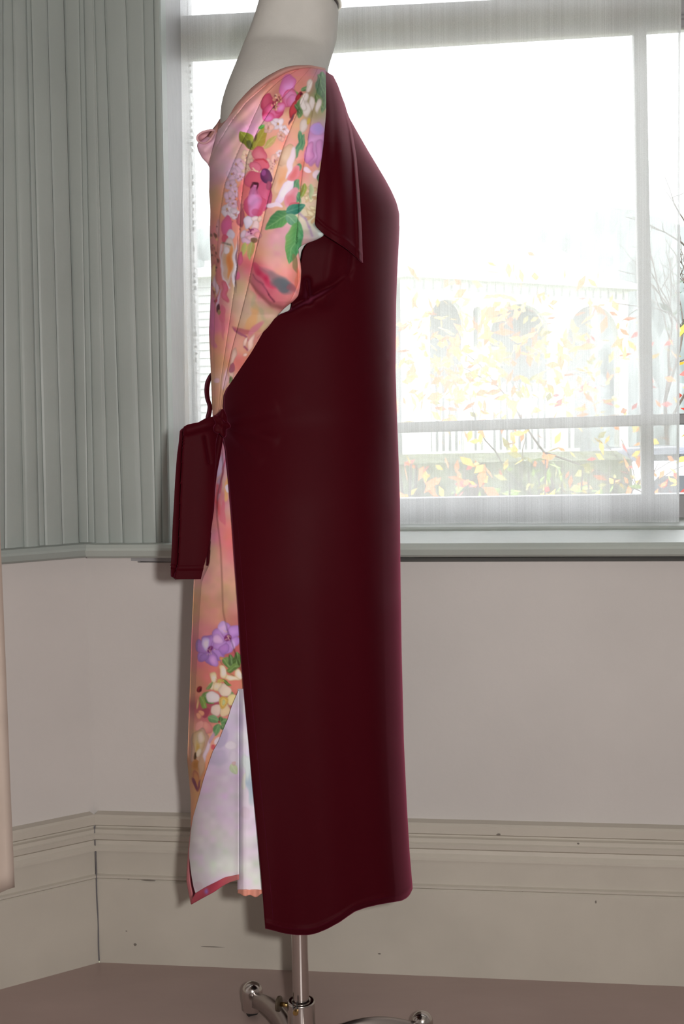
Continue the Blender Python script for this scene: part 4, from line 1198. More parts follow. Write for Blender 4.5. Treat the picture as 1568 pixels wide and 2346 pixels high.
C5 = I([(155, 738), (200, 728), (280, 712), (340, 702), (400, 692), (480, 684), (540, 680), (575, 679), (610, 683), (650, 684), (700, 660), (760, 612), (1000, 505)], 5)
Xp, Yp = rows(156, 985, 520, XN, XRF, 190, None)
edges = [XN(Yp), C1(Yp), C2(Yp), C3(Yp), C4(Yp), C5(Yp), XRF(Yp)]
for k in range(1, 6):
    edges[k] = np.minimum(np.maximum(edges[k], edges[k - 1] + .5), edges[6])
d = B(Xp, Yp)
puff = np.zeros_like(d)
for k in range(6):
    a, b = edges[k], edges[k + 1]
    wd = np.maximum(b - a, 1)
    fr = np.clip((Xp - a) / wd, 0, 1)
    am = np.minimum(wd * .00065 * .46, .015)
    ins = (Xp >= a) & (Xp <= b)
    prof_ = (4 * fr * (1 - fr)) ** .42 if k == 0 else np.clip((Xp - a) / 1.6, 0, 1) * (.35 * (4 * fr * (1 - fr)) ** .5 + .75 * (1 - fr) ** .9)
    puff = np.where(ins, am * prof_, puff)
top = np.clip((Yp - 150) / 120, .25, 1)
d = d + puff * top
# sleeve stands off the body; below the armhole the front tucks under the back panel
stand = np.interp(Yp, [150, 260, 500, 640, 690, 720, 760, 985], [.003, .016, .024, .026, .020, .006, -.004, -.006])
side = np.clip((Xp - XN(Yp)) / np.maximum(XRF(Yp) - XN(Yp), 1), 0, 1)
d = d + stand * side ** .7
# the bag of the sleeve
bag = np.exp(-(((Xp - 632) / 52) ** 4 + ((Yp - 640) / 58) ** 4))
d = d + .014 * bag
lob = np.interp(Xp, [570, 590, 622, 650, 690], [640, 668, 698, 706, 680])
d = d - .012 * sg((Yp - lob) / 2.5) * np.exp(-np.clip(Yp - lob, 0, 400) / 30) * sg((Xp - 575) / 4)
# turned-in corner of the sleeve hem
d = d - .010 * np.exp(-(((Xp - 715) / 26) ** 2 + ((Yp - 545) / 20) ** 2))
# cowl: soft rolls at the front neck
for p, q_, wd, am in (((620, 195), (470, 345), 9, .006), ((560, 290), (482, 380), 10, .006), ((660, 190), (560, 330), 12, .004)):
    ds, t = seg_d(Xp, Yp, p, q_); d = d + am * np.exp(-(ds / wd) ** 2)
d = np.where(Xp <= XN(Yp) + .01, np.where(Yp > 300, 0, d), np.maximum(d, 0))
front = cloth('front_bodice', Xp, Yp, d, M_PRINT, far=3, canvas=cb, thick=0.0012, label='salmon bodice front printed with pink, white and lilac flowers and green leaves')
# rolled neckline edge that ends in the cowl loop
npts = [(744, 160), (722, 154), (700, 152), (680, 154), (662, 157), (640, 166), (612, 181), (585, 201), (560, 221), (536, 244), (514, 268), (498, 292), (486, 314), (474, 326), (464, 327), (457, 322), (453, 314), (457, 307), (466, 303), (480, 297)]
def cr(pts, n):
    pts = np.array(pts, float); t = np.arange(len(pts)); g = np.linspace(0, len(pts) - 1, n)
    o = []
    for x in g:
        i = int(min(max(math.floor(x), 0), len(pts) - 2)); f_ = x - i
        p0, p1, p2, p3 = pts[max(i - 1, 0)], pts[i], pts[i + 1], pts[min(i + 2, len(pts) - 1)]
        o.append(.5 * ((2 * p1) + (-p0 + p2) * f_ + (2 * p0 - 5 * p1 + 4 * p2 - p3) * f_ ** 2 + (-p0 + 3 * p1 - 3 * p2 + p3) * f_ ** 3))
    return np.array(o)
cpts = cr(npts, 120)
M_NECK = mat('neckline_shaded', tuple(lin((182, 134, 126)) * 0.95), 0.6, noise=(18, 0.18), spec=0.2)  # mauve-brown carries the underside shading of the rolled edge in its colour
outer = cr([(745, 157), (722, 152), (700, 150), (662, 153), (630, 166), (600, 184), (560, 216), (530, 243), (506, 271), (494, 289), (483, 303), (475, 316), (468, 327)], 110)
innr = cr([(745, 162), (722, 157), (700, 156), (664, 163), (636, 178), (610, 195), (577, 224), (548, 254), (524, 282), (511, 304), (499, 322), (487, 333), (473, 335)], 110)
w_ = np.linspace(0, 1, 10)
G = outer[:, None, :] * (1 - w_[None, :, None]) + innr[:, None, :] * w_[None, :, None]
tt = np.linspace(0, 1, 110)[:, None]
dn = B(G[..., 0], G[..., 1]) * np.clip((1 - tt) / .25, 0, 1) ** .6 + .004 + .010 * np.sin(np.pi * (.12 + .88 * w_))[None, :] * np.clip(tt * 3, .25, 1)
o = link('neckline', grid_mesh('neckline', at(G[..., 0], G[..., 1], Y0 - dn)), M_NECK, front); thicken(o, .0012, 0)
rim = cr([(486, 298), (478, 299), (466, 302), (456, 308), (452, 315), (454, 322), (461, 327), (470, 328), (480, 322), (489, 310), (493, 301), (486, 298)], 60)
bm = bmesh.new()
rd = .012 + .020 * np.clip((rim[:, 0] - 455) / 40, 0, 1) * np.clip((rim[:, 1] - 300) / 20, -1, 1)
tube(bm, [at(x, y, Y0 - dv) for (x, y), dv in zip(rim, rd)], .0016, 8, cap=False)
cc_ = rim.mean(0)
vv_ = [bm.verts.new(at(x, y, Y0 - dv)) for (x, y), dv in zip(rim[:-1], rd[:-1])]
v2_ = [bm.verts.new(at(x * .6 + cc_[0] * .4, y * .6 + cc_[1] * .4, Y0 - dv + .022)) for (x, y), dv in zip(rim[:-1], rd[:-1])]
v0_ = bm.verts.new(at(cc_[0], cc_[1], Y0 + .016))
for k in range(len(vv_)):
    k2 = (k + 1) % len(vv_)
    bm.faces.new((vv_[k], vv_[k2], v2_[k2], v2_[k])); bm.faces.new((v2_[k], v2_[k2], v0_))
from_bm('cowl_fold', bm, mat('cowl_cloth', tuple(lin((206, 158, 164)) * 1.0), 0.6, noise=(18, 0.12), spec=0.2), front, smooth=True)

# ---- floral skirt front seen through the side slit
XRL = lambda y: np.minimum(XLM(y) + 16, 640)
XLS = lambda y: np.interp(y, [975, 1000, 1330, 1340], [490, 489, XF(1330), XF(1340)]) * (y < 1340) + XF(y) * (y >= 1340)
Xp, Yp = rows(978, 1915, 560, XLS, XRL, 110, None)
CE = I([(978, 492), (1290, 482), (1330, 463), (1400, 458), (1500, 453), (1600, 447), (1700, 443), (1760, 438), (1915, 436)], 6)
CF = I([(978, 506), (1080, 513), (1130, 500), (1180, 498), (1260, 507), (1330, 510), (1400, 512), (1440, 521), (1480, 535), (1520, 548), (1915, 700)], 6)
d = B(Xp, Yp) - .010
ce, cf = CE(Yp), CF(Yp)
d = d + .006 * np.exp(-np.clip(Xp - ce, 0, 300) / 16) * (Xp > ce) - .034 * np.clip((ce - Xp) / 15, 0, 1) * np.clip(1 - (ce - Xp) / 30, 0, 1)
d = d + .0045 * np.exp(-np.clip(Xp - cf, 0, 300) / 40) * sg((Xp - cf) / .8)
d = np.maximum(d, 0); d[:, 0] = 0
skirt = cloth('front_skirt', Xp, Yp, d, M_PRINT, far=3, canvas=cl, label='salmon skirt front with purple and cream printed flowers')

# wrong side of the skirt turned out towards the slit
LYT = I([(430, 1960), (435, 1948), (438, 1905), (444, 1870), (459, 1818), (467, 1787), (479, 1750), (489, 1721), (502, 1698), (511, 1675), (523, 1647), (531, 1620), (546, 1585), (552, 1572)], 1)
LYB = I([(430, 1962), (435, 1962), (438, 1995), (444, 2030), (449, 2047), (470, 2034), (500, 2019), (515, 2011), (548, 2004)], 1)
Xp, Yp = cols(434.5, 547, 110, LYT, LYB, 300)
d = B(Xp, Yp) + .001 + .004 * np.sin(np.clip((Xp - 440) / 107, 0, 1) * math.pi) + .006 * np.exp(-(547 - Xp) / 10)
d = np.maximum(d, .012)
cloth('turned_lining', Xp, Yp, d, M_PRINT, canvas=cw, label='pale wrong side of the printed cloth')
XR2 = lambda y: XLM(y) + 16
LB2 = lambda x: 2040 + 1.5 * np.sin(x / 7.0)
Xp, Yp = rows(1578, 2040, 240, lambda y: 545 + 0 * y, XR2, 40, 'l')
d = B(Xp, Yp) - .012 + .016 * np.clip((Xp - 545) / 14, 0, 1) ** .6 - .010 * np.clip((Xp - 565) / 40, 0, 1)
cloth('turned_lining', Xp, Yp, d, M_PRINT, canvas=cw)
# hem bands
HT = I([(440, 2062), (449, 2046), (470, 2033), (500, 2018), (515, 2010), (548, 2003)], 1)
HB = I([(436, 2074), (439, 2072), (460, 2060), (490, 2044), (510, 2030), (530, 2020), (548, 2015)], 1)
Xp, Yp = cols(439, 547, 60, lambda x: np.minimum(HT(x), HB(x) - .5), HB, 8)
d = np.maximum(B(Xp, Yp) + .004 + .004 * np.sin(np.clip((Xp - 440) / 107, 0, 1) * math.pi) + .006 * np.exp(-(547 - Xp) / 10), .014)
hc = np.array([lin((186, 72, 92))] * 1)[0]
hcol = hc * (1 + .12 * np.sin(Xp / 6 + Yp / 9))[..., None]
cx_ = np.exp(-(((Xp - 474) / 4) ** 2 + ((Yp - 2042) / 5) ** 2))[..., None]
hcol = hcol * (1 - cx_) + lin((150, 120, 200)) * cx_
kk = np.clip((Xp - 500) / 60, 0, 1)[..., None]
hcol = hcol * (1 - kk) + lin((196, 128, 124)) * kk
o = link('hem_band', grid_mesh('hem_band', [at(Xp, Yp, Y0 - d)], [hcol]), M_PRINT, dress); thicken(o, .0016, 0); o['label'] = 'crimson pink turned hem'
Xp, Yp = cols(546, 606, 60, lambda x: 2038 + 0 * x, lambda x: 2051 + 2.5 * np.sin(x / 4.2) + 2 * np.sin(x / 9.0), 8)
d = B(Xp, Yp) - .006 + .012 * np.clip((Xp - 545) / 14, 0, 1) ** .6 - .010 * np.clip((Xp - 565) / 40, 0, 1) + .002 * np.sin(Xp / 4)
hcol = lin((222, 150, 132)) * (1 + .08 * np.sin(Xp / 5))[..., None]
o = link('hem_band', grid_mesh('hem_band', [at(Xp, Yp, Y0 - d)], [hcol]), M_PRINT, dress); thicken(o, .0016, 0); o['label'] = 'coral wavy turned hem'
OXL = I([(1880, 439), (1900, 438), (1951, 432), (1990, 429), (2018, 428), (2045, 433), (2072, 438.5)], 3)
OXR = I([(1880, 440), (1905, 440), (1950, 438), (1995, 440), (2030, 446), (2047, 450), (2060, 448), (2072, 440)], 3)
Xp, Yp = rows(1890, 2071, 90, OXL, OXR, 12, None)
q = np.linspace(0, 1, 12)[None, :] + 0 * Yp
d = .012 + .012 * np.clip(q / .5, 0, 1) - .006 * sg((q - .55) * 20)
ccol = np.where((q > .5)[..., None], lin((140, 62, 84)), lin((196, 118, 124)))
o = link('hem_band', grid_mesh('hem_band', [at(Xp, Yp, Y0 - d)], [ccol]), M_PRINT, dress); thicken(o, .0014, 0); o['label'] = 'narrow mauve side hem'

# ---- waist tie
TT = I([(386, 1002), (404, 1000), (412, 990), (418, 984), (430, 976), (443, 973), (455, 971), (463, 966), (470, 960), (480, 957), (492, 954), (503, 945), (512, 938)], 2)
TXL = I([(940, 418), (985, 414), (1000, 411), (1040, 407), (1100, 402), (1200, 396), (1290, 392), (1312, 392), (1326, 396), (1340, 398)], 4)
TXR = I([(938, 513), (958, 510), (975, 504), (990, 497), (1010, 492), (1060, 491), (1150, 487), (1210, 482), (1270, 473), (1326, 459), (1340, 457)], 4)
nv, nu = 220, 70
v = np.linspace(0, 1, nv)[:, None]; q = np.linspace(0, 1, nu)[None, :]
xt = 414 + (511 - 414) * q
yt_ = TT(xt)
yb_ = 1322 + 5 * np.clip(q * 6, 0, 1) - 1 * q
Yp = yt_ + (yb_ - yt_) * v
Xr = TXL(Yp) + (TXR(Yp) - TXL(Yp)) * q
wt = np.clip(v * 6, 0, 1); wt = wt * wt * (3 - 2 * wt)
Xp = xt * (1 - wt) + Xr * wt
cfold = I([(940, 424), (985, 424), (1040, 420), (1100, 417), (1200, 414), (1290, 411), (1326, 401)], 5)(Yp)
d = .096 + .012 * np.exp(-np.clip(Xp - cfold, 0, 200) / 30) * (Xp >= cfold) - .014 * np.exp(-np.clip(cfold - Xp, 0, 100) / 5) * (Xp < cfold) + 0 * q
d = d + .006 * np.sin(np.clip((Xp - cfold) / 75, 0, 1) * math.pi)
d = d - .010 * np.clip((Xp - 470) / 40, 0, 1) ** 2
ds, t = seg_d(Xp, Yp, (505, 965), (430, 985)); d = d + .006 * np.exp(-(ds / 9) ** 2)
ds, t = seg_d(Xp, Yp, (468, 1002), (478, 1060)); d = d - .006 * np.exp(-(ds / 4) ** 2)
hb = yb_ - Yp
d = d + .002 * np.exp(-((hb - 26) / 3) ** 2)
tie = cloth('waist_tie', Xp, Yp, d, M_MAROON, thick=.006, label='wide maroon tie end hanging from the waist knot')
# rear strand beside it
SXL = I([(990, 501), (1010, 497), (1040, 491), (1090, 486), (1150, 480), (1290, 474)], 4)
SXR = I([(990, 512), (1010, 510), (1040, 505), (1080, 497), (1120, 492), (1200, 488), (1250, 484), (1296, 479)], 4)
Xp, Yp = rows(992, 1296, 90, SXL, SXR, 12, None)
d = np.interp(Yp, [990, 1060, 1296], [.088, .084, .078]) + .003 * np.sin(np.linspace(0, math.pi, 12))[None, :]
cloth('tie_strand', Xp, Yp, d, M_MAROON, parent=tie, thick=.002)
# loop standing off the front waist on the far side
lp = cr([(489, 852), (482, 862), (476, 878), (474, 896), (476, 914), (481, 930), (480, 944), (477, 958), (480, 972), (492, 978)], 40)
bm = bmesh.new()
prev = None
for k, (x, y) in enumerate(lp):
    t = k / 39
    hw = np.interp(t, [0, .2, .5, .8, 1], [.003, .006, .005, .006, .004])
    dd_ = np.interp(t, [0, .3, .7, 1], [-.03, -.012, .002, .03])
    a = at(x - hw / .00064 * .5, y, Y0 - dd_ + .008); b = at(x + hw / .00064 * .5, y, Y0 - dd_ - .004)
    c0, c1 = bm.verts.new(a), bm.verts.new(b)
    if prev: bm.faces.new((prev[0], c0, c1, prev[1]))
    prev = (c0, c1)
o = from_bm('tie_loop', bm, M_MAROON, tie, smooth=True); thicken(o, .002, 0)
# knot
bm = bmesh.new()
kc = at(507, 972, Y0 - .104)
bmesh.ops.create_icosphere(bm, subdivisions=4, radius=1, matrix=Matrix.Translation(Vector(kc)) @ Matrix.Diagonal((.0105, .010, .017, 1)))
for vv in bm.verts:
    p = np.array(vv.co) - kc
    dsp = .0022 * math.sin(p[2] * 420 + p[0] * 260) + .001 * math.sin(p[0] * 700)
    vv.co = Vector(kc + p * (1 + dsp / .011))
from_bm('knot', bm, M_MAROON, tie, smooth=True)
settle(dress)

#@@OUT@@
# ------------------------------------------------------------------ outside the window
GZ = -1.0
RNG = np.random.default_rng(21)
M_GRASS = mat('lawn', (0.16, 0.19, 0.10), 0.9, noise=(0.8, 0.3))
M_HILL = mat('hill_scrub', (0.20, 0.23, 0.22), 0.95, noise=(0.08, 0.25))
M_WHITE = mat('white_house_paint', (0.62, 0.62, 0.60), 0.6)
M_GREYW = mat('veranda_wall', (0.30, 0.31, 0.32), 0.7)
M_ROOF = mat('grey_roof', (0.30, 0.31, 0.33), 0.6)
M_CARW = mat('white_car_paint', (0.8, 0.8, 0.8), 0.15)
M_CARS = mat('grey_car_paint', (0.12, 0.13, 0.16), 0.15)
M_CGL = mat('car_glass', (0.03, 0.035, 0.04), 0.05)
M_RED = mat('tail_lamp_red', (0.55, 0.02, 0.02), 0.2)
M_BARK = mat('bark', (0.09, 0.07, 0.06), 0.9, noise=(6, 0.3))
M_EVG = mat('dark_leaf', (0.035, 0.06, 0.03), 0.7)
LEAFM = {k: mat('leaf_' + k, c, 0.6) for k, c in dict(orange=(0.62, 0.17, 0.03), red=(0.5, 0.04, 0.03), yellow=(0.65, 0.42, 0.05), green=(0.20, 0.30, 0.05), olive=(0.30, 0.28, 0.07)).items()}

bm = bmesh.new()
box(bm, (0, 82, GZ - .05), (260, 157, .1))
struct('ground', bm, M_GRASS)
# hills
nx, ny = 90, 14
HX = np.linspace(330, 1900, nx)
ridge = np.interp(HX, [330, 430, 480, 560, 760, 920, 1000, 1060, 1110, 1180, 1250, 1320, 1400, 1450, 1490, 1568, 1700, 1900], [520, 534, 520, 500, 520, 520, 498, 515, 546, 530, 518, 498, 476, 480, 492, 520, 500, 540])
P = np.zeros((ny, nx, 3))
for i in range(ny):
    t = i / (ny - 1)
    Y = 60 + 80 * t
    top = at(HX, ridge, 140.0)
    base = at(HX, np.full(nx, 950.0), Y)
    P[i] = base
    P[i, :, 2] = GZ + (top[:, 2] - GZ) * (t ** 1.3) + (RNG.normal(0, .8, nx) * (0 < t < 1))
    P[i, :, 0] = base[:, 0]
o = link('hills', grid_mesh('hills', P), M_HILL, label='hazy grey green hills on the skyline beyond the houses', category='hill')

def oplane(px0, Yd, yaw):
    O = at(px0, 950, Yd); d_ = np.array([math.cos(yaw), math.sin(yaw), 0]); n_ = np.array([math.sin(yaw), -math.cos(yaw), 0])
    def sz(px, py):
        v_ = ray(px, py); Q = CAM + v_ * (((O - CAM) @ n_) / (v_ @ n_))
        return float((Q - O) @ d_), float(Q[2])
    def w_(s, z, n=0.0):
        return np.array([O[0], O[1], 0]) + d_ * s + n_ * n + UP * z
    return sz, w_

# white house with an arched veranda
sz, wf = oplane(981, 38, math.radians(33))
house = empty('veranda_house', tuple(wf(2, GZ)), 'white house with an arched veranda behind the autumn leaves', 'house')
s0, s1 = sz(930, 800)[0], sz(1440, 800)[0]
z_e = sz(981, 640)[1]
bm = bmesh.new()
cur = s0
for (xa, xb_, ytop) in ((985, 1068, 686), (1085, 1106, 702), (1122, 1265, 696), (1300, 1420, 700)):
    a, b = sz(xa, 750)[0], sz(xb_, 750)[0]
    zt = sz((xa + xb_) / 2, ytop)[1]; r_ = min((b - a) / 2, 1.2); zs = zt - r_
    slab(bm, [(cur, GZ), (a, GZ), (a, z_e), (cur, z_e)], 0, -.25, wf)
    tq = np.linspace(math.pi, 0, 15)
    for t0, t1 in zip(tq[:-1], tq[1:]):
        c0, c1 = [((a + b) / 2 + (b - a) / 2 * math.cos(t), zs + r_ * math.sin(t)) for t in (t0, t1)]
        slab(bm, [c0, c1, (c1[0], z_e), (c0[0], z_e)], 0, -.25, wf)
    cur = b
slab(bm, [(cur, GZ), (s1, GZ), (s1, z_e), (cur, z_e)], 0, -.25, wf)
from_bm('veranda_arcade', bm, M_WHITE, house)
bm = bmesh.new(); slab(bm, [(s0, GZ), (s1, GZ), (s1, z_e), (s0, z_e)], -1.8, -2.1, wf); from_bm('wall', bm, M_GREYW, house)
for (xa, xb_) in ((1000, 1045), (1160, 1225)):
    bm = bmesh.new(); a, b = sz(xa, 750)[0], sz(xb_, 750)[0]
    slab(bm, [(a, .9), (b, .9), (b, 3.2), (a, 3.2)], -1.74, -1.8, wf); from_bm('window', bm, M_WHITE, house)
bm = bmesh.new(); slab(bm, [(s0 - .3, z_e), (s1 + .3, z_e), (s1 + .3, z_e + .16), (s0 - .3, z_e + .16)], .45, -2, wf); from_bm('gutter', bm, M_WHITE, house)
zr = sz(981, 594)[1]
bm = bmesh.new()
prism(bm, [wf(s0 - .3, z_e + .16, .4), wf(s0 - .3, zr, -1.2), wf(s0 - .3, zr + .1, -5), wf(s0 - .3, z_e + .16, -5)], wf(s1 + .3, 0, 0) - wf(s0 - .3, 0, 0))
from_bm('veranda_roof', bm, M_ROOF, house)
bm = bmesh.new(); slab(bm, [(s0, zr - .1), (s1, zr - .1), (s1, zr + .12), (s0, zr + .12)], -1.0, -1.3, wf); from_bm('upper_fascia', bm, M_WHITE, house)
bm = bmesh.new()
prism(bm, [wf(s0, zr + .1, -1.1), wf(s0, zr + 1.5, -4), wf(s0, zr + .1, -6.5)], wf(s1, 0, 0) - wf(s0, 0, 0))
from_bm('roof', bm, M_ROOF, house)
for k in range(26):
    bm = bmesh.new(); s = s0 + .3 + k * (s1 - s0 - .6) / 25
    slab(bm, [(s, z_e - .32), (s + .12, z_e - .32), (s + .06, z_e - .05)], .02, .0, wf); from_bm('fretwork', bm, M_GREYW, house)
settle(house)

# weatherboard house seen left of the dress
sz, wf = oplane(455, 24, math.radians(-20))
wh = empty('weatherboard_house', tuple(wf(0, GZ)), 'white weatherboard house seen between the window stile and the dress', 'house')
a, b = sz(436, 800)[0], sz(610, 800)[0]
zt = sz(455, 640)[1]
bm = bmesh.new(); slab(bm, [(a, GZ), (b, GZ), (b, zt), (a, zt)], -.03, -3, wf); from_bm('wall', bm, M_WHITE, wh)
M_BOARD = mat('board_paint', (0.44, 0.45, 0.45), 0.6)
z = GZ; k = 0
while z < zt - .05:
    bm = bmesh.new()
    zz = min(z + .148, zt)
    prism(bm, [wf(a + .06, z, -.03), wf(a + .06, z, .03), wf(a + .06, zz, -.012), wf(a + .06, zz, -.03)], wf(b, 0, 0) - wf(a + .06, 0, 0))
    from_bm('board', bm, M_BOARD, wh); z += .15
bm = bmesh.new(); slab(bm, [(a - .04, GZ), (a + .07, GZ), (a + .07, zt), (a - .04, zt)], .03, -.03, wf); from_bm('corner_board', bm, M_WHITE, wh)
bm = bmesh.new(); slab(bm, [(a - .3, zt), (b, zt), (b, zt + .13), (a - .3, zt + .13)], .35, -3, wf); from_bm('gutter', bm, M_WHITE, wh)
zr2 = sz(455, 588)[1]
bm = bmesh.new(); prism(bm, [wf(a - .3, zt + .13, .3), wf(a - .3, zr2, -1.5), wf(a - .3, zt + .13, -3.3)], wf(b, 0, 0) - wf(a - .3, 0, 0)); from_bm('roof', bm, M_ROOF, wh)
bm = bmesh.new(); slab(bm, [(a - .3, zr2 - .02), (b, zr2 - .02), (b, zr2 + .1), (a - .3, zr2 + .1)], -1.35, -1.65, wf); from_bm('ridge_cap', bm, M_WHITE, wh)
settle(wh)

# picket fence
sz, wf = oplane(960, 20, math.radians(12))
fence = empty('picket_fence', tuple(wf(0, GZ)), 'white picket fence in front of the veranda house', 'fence')
fa, fb = sz(930, 900)[0], sz(1330, 900)[0]
ft, fbm = sz(960, 878)[1], GZ
bm = bmesh.new(); slab(bm, [(fa, ft - .25), (fb, ft - .25), (fb, ft - .17), (fa, ft - .17)], -.02, -.05, wf); from_bm('rail', bm, M_WHITE, fence)
bm = bmesh.new(); slab(bm, [(fa, ft - 1.2), (fb, ft - 1.2), (fb, ft - 1.12), (fa, ft - 1.12)], -.02, -.05, wf); from_bm('rail', bm, M_WHITE, fence)
pk = None
for k in range(int((fb - fa) / .11)):
    if pk is None:
        bm = bmesh.new(); slab(bm, [(fa, fbm), (fa + .06, fbm), (fa + .06, ft - .04), (fa + .03, ft), (fa, ft - .04)], 0, -.02, wf)
        pk = from_bm('picket', bm, M_WHITE, fence)
    else:
        o = pk.copy(); COL.objects.link(o); o.parent = fence
        o.location = Vector((wf(k * .11, 0) - wf(0, 0)))
d0 = {o: o.location.copy() for o in fence.children if o.name.startswith('picket') and o is not pk}
settle(fence)
for o, l in d0.items():
    o.location = o.location + l

# trees and shrubs
def branch_tree(bm, p, d_, L, r_, depth, leaves, spread=.55, segs=4):
    pts, rad = [p], [r_]
    q = np.array(p, float); dd_ = np.array(d_, float)
    for i in range(segs):
        dd_ = dd_ + RNG.normal(0, .13, 3); dd_ /= np.linalg.norm(dd_)
        q = q + dd_ * L / segs
        pts.append(q.copy()); rad.append(r_ * (1 - .45 * (i + 1) / segs))
        if depth <= 1 and leaves is not None:
            leaves.append((q.copy(), dd_.copy()))
    tube(bm, pts, rad, 5)
    if depth > 0:
        for k in range(3 if depth > 1 else 3):
            i = RNG.integers(2, segs + 1)
            nd = dd_ + RNG.normal(0, spread, 3); nd[2] += .12; nd /= np.linalg.norm(nd)
            branch_tree(bm, pts[i], nd, L * RNG.uniform(.55, .8), r_ * .55, depth - 1, leaves, spread, segs)

def leaf_mass(name, spots, size, mats, parent, n_per=3, scat=.1):
    sets = {k: ([], []) for k in mats}
    for (q, dd_) in spots:
        for j in range(n_per):
            c_ = q + RNG.normal(0, scat, 3)
            a_ = RNG.normal(0, 1, 3); a_ /= np.linalg.norm(a_)
            b_ = np.cross(a_, RNG.normal(0, 1, 3)); b_ /= np.linalg.norm(b_) + 1e-9
            s_ = size * RNG.uniform(.6, 1.3)
            k = mats[RNG.integers(0, len(mats))]
            V_, F_ = sets[k]
            i0 = len(V_)
            V_ += [c_ - a_ * s_, c_ + b_ * s_ * .42 - a_ * s_ * .1, c_ + a_ * s_, c_ - b_ * s_ * .42 - a_ * s_ * .1]
            F_.append((i0, i0 + 1, i0 + 2, i0 + 3))
    for k, (V_, F_) in sets.items():
        if not V_: continue
        me = bpy.data.meshes.new(name); me.from_pydata([tuple(x) for x in V_], [], F_)
        link(name, me, LEAFM.get(k, M_EVG), parent, kind='stuff')

def tree(name, px, Yd, h, depth, label, cat, leafcols=None, size=.03, n_per=3, scat=.12, lean=(0, 0, 1), spread=.55, r_=.05, base_z=GZ, trunk=.4, crown=None):
    b_ = at(px, 950, Yd); b_[2] = base_z
    root = empty(name, tuple(b_), label, cat)
    bm = bmesh.new(); lv = [] if leafcols else None
    d_ = np.array(lean, float); d_ /= np.linalg.norm(d_)
    branch_tree(bm, b_, d_, h * trunk, r_, depth, lv, spread)
    from_bm('trunk_and_branches', bm, M_BARK, root, smooth=True)
    if leafcols:
        if crown:
            ca = at(px, crown[0], Yd); cb_ = at(px, crown[1], Yd); cw_, n_ = crown[2], crown[3]
            for k in range(n_):
                q_ = RNG.uniform(-.5, .5, 3) * [2.2, 1, 1]
                lv.append((.5 * (ca + cb_) + np.array([q_[0] * cw_, q_[1] * .5, q_[2] * (ca[2] - cb_[2])]), UP))
        leaf_mass('foliage', lv, size, leafcols, root, n_per, scat)
    settle(root)
    return root
tree('autumn_tree', 1010, 5.6, 2.7, 3, 'small tree with orange and yellow autumn leaves just right of the dress', 'tree', ['orange', 'yellow', 'yellow'], .036, 2, .12, r_=.022, spread=.6, crown=(690, 960, .34, 150))
tree('autumn_tree', 1190, 6.6, 2.8, 3, 'small autumn tree with pale yellow leaves in the middle of the window', 'tree', ['yellow', 'orange', 'yellow', 'olive'], .040, 2, .12, r_=.022, spread=.6, crown=(700, 960, .50, 170))
tree('autumn_tree', 1420, 8.2, 2.6, 3, 'sparse autumn tree with reddish leaves left of the window mullion', 'tree', ['orange', 'red', 'yellow'], .042, 1, .12, r_=.022, spread=.6, crown=(720, 950, .55, 130))
tree('bare_tree', 1530, 30.0, 8.6, 4, 'bare leafless tree right of the window mullion', 'tree', None, r_=.07, spread=.34, trunk=.34)
tree('bare_tree', 1625, 21.5, 8.4, 4, 'bare leafless tree cut by the right edge of the frame', 'tree', None, r_=.09, spread=.45, trunk=.36)
tree('evergreen_tree', 1665, 15.5, 4.2, 3, 'dark evergreen shrub tree at the right edge beyond the net curtain', 'tree', ['evergreen'], .09, 5, .25, r_=.06)

def shrub(name, px, Yd, top_py, wid, n, label, cols_, size):
    c_ = at(px, top_py, Yd); b_ = c_.copy(); b_[2] = GZ
    root = empty(name, tuple(b_), label, 'shrub')
    bm = bmesh.new(); sp = []
    for k in range(9):
        e_ = np.array([c_[0] + RNG.uniform(-.5, .5) * wid, c_[1] + RNG.uniform(-.2, .2), c_[2] - RNG.uniform(0, .12)])
        tube(bm, [b_ + RNG.normal(0, .05, 3) * [1, 1, 0], .5 * (b_ + e_) + RNG.normal(0, .05, 3), e_], [.012, .009, .004], 5)
    from_bm('stems', bm, M_BARK, root)
    for k in range(n):
        t = RNG.uniform(-.5, .5); hh = RNG.uniform(0, 1) ** .7
        zt_ = c_[2] - .22 * (2 * t) ** 2 * wid + RNG.uniform(-.03, .03)
        sp.append((np.array([c_[0] + t * wid, c_[1] + RNG.uniform(-.25, .25), GZ + .2 + (zt_ - GZ - .2) * hh]), UP))
    leaf_mass('foliage', sp, size, cols_, root, 1, .02)
    settle(root)
shrub('garden_shrub', 985, 4.0, 1052, .42, 420, 'garden shrub with fiery orange leaves behind the lower pane beside the dress', ['orange', 'red', 'orange', 'yellow'], .032)
shrub('garden_shrub', 1130, 4.6, 1075, .40, 380, 'low shrub of mixed red and green leaves in the middle of the lower pane', ['red', 'green', 'olive', 'orange'], .030)
shrub('garden_shrub', 1262, 5.6, 1050, .56, 520, 'mossy green rounded shrub left of the white car', ['olive', 'green', 'olive', 'green', 'orange'], .034)
shrub('garden_shrub', 1500, 3.2, 1102, .24, 150, 'broad leaved green shrub in front of the white car', ['green', 'green', 'olive', 'red'], .030)

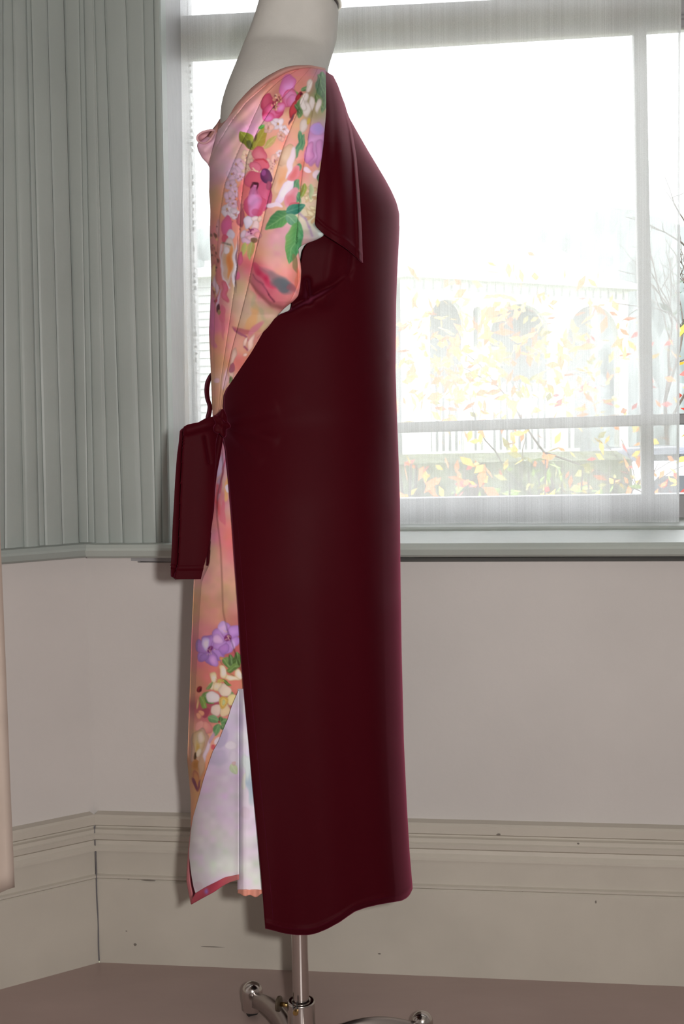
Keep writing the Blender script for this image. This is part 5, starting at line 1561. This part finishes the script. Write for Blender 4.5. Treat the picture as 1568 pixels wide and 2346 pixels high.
# dark garden bank behind the shrubs
bm = bmesh.new()
bk0, bk1 = at(890, 1046, 9.0), at(1440, 1046, 9.0)
for k in range(2):
    pass
pr_ = [(bk0[0], 8.6, GZ), (bk0[0], 8.9, bk0[2] - .05), (bk0[0], 9.4, bk0[2]), (bk0[0], 9.9, bk0[2] - .05), (bk0[0], 10.2, GZ)]
prism(bm, pr_, np.array([bk1[0] - bk0[0], 0, 0]))
hg = from_bm('clipped_hedge', bm, mat('hedge_green', (0.10, 0.11, 0.06), 0.9, noise=(9, 0.5), bump=(40, .8)), label='long low clipped hedge behind the shrubs outside', category='hedge')

def car(px, Yd, label, paint, yaw=0.0):
    o_ = at(px, 950, Yd); o_[2] = GZ
    root = empty('parked_car', (0, 0, 0), label, 'car')
    W = 1.7
    def loft(prof, hw, name, m_, parent=root):
        bm = bmesh.new(); n_ = len(prof)
        a_ = [bm.verts.new((x, -hw(z), z)) for x, z in prof]; b_ = [bm.verts.new((x, hw(z), z)) for x, z in prof]
        bm.faces.new(a_[::-1]); bm.faces.new(b_)
        for i in range(n_): bm.faces.new((a_[i], a_[(i + 1) % n_], b_[(i + 1) % n_], b_[i]))
        bmesh.ops.recalc_face_normals(bm, faces=bm.faces[:])
        bmesh.ops.bevel(bm, geom=bm.edges[:], offset=.05, segments=3, affect='EDGES', clamp_overlap=True)
        return from_bm(name, bm, m_, parent, smooth=True)
    loft([(0, .3), (4.2, .3), (4.25, .8), (4.15, .95), (1.15, .95), (.25, .8), (0, .6)], lambda z: W / 2 - .04 * abs(z - .6), 'body', paint)
    loft([(1.1, .93), (4.1, .93), (3.7, 1.3), (3.35, 1.44), (2.0, 1.45), (1.75, 1.38)], lambda z: W / 2 - .02 - .28 * (z - .93), 'cabin', paint)
    for nm, x0, x1, x2, x3 in (('side_window', 1.5, 2.5, 2.5, 1.95), ('side_window', 2.6, 3.6, 3.35, 2.6)):
        for sgn in (-1, 1):
            bm = bmesh.new()
            y0_, y1_ = sgn * (W / 2 - .015), sgn * (W / 2 - .125)
            prism(bm, [(x0, y0_, .98), (x1, y0_, .98), (x2, y1_, 1.36), (x3, y1_, 1.36)], np.array([0, sgn * .01, 0])); from_bm(nm, bm, M_CGL, root)
    bm = bmesh.new(); prism(bm, [(1.17, -.66, .99), (1.17, .66, .99), (1.72, .6, 1.36), (1.72, -.6, 1.36)], np.array([-.02, 0, .012])); from_bm('windscreen', bm, M_CGL, root)
    for x in (.8, 3.4):
        for sgn in (-1, 1):
            bm = bmesh.new(); tube(bm, [(x, sgn * .68, .31), (x, sgn * .70, .31), (x, sgn * .84, .31), (x, sgn * .86, .31)], [.27, .31, .31, .27], 24); wh_ = from_bm('wheel', bm, M_RUB, root)
            bm = bmesh.new(); tube(bm, [(x, sgn * .855, .31), (x, sgn * .868, .31)], [.19, .17], 16); from_bm('hubcap', bm, M_CASTM, wh_)
    for sgn in (-1, 1):
        bm = bmesh.new(); box(bm, (4.22, sgn * .66, .8), (.06, .24, .14)); bevel(bm, .015, 1); from_bm('tail_lamp', bm, M_RED, root)
        bm = bmesh.new(); box(bm, (.14, sgn * .62, .66), (.12, .26, .12)); bevel(bm, .015, 1); from_bm('headlamp', bm, M_CGL, root)
    root.location = tuple(o_); root.rotation_euler = (0, 0, yaw)
    return root
car(1010, 12.0, 'white car parked low behind the shrubs at the right of the window', M_CARW, math.radians(12))
car(1830, 19.0, 'dark grey car parked further off at the right edge', M_CARS, math.radians(200))
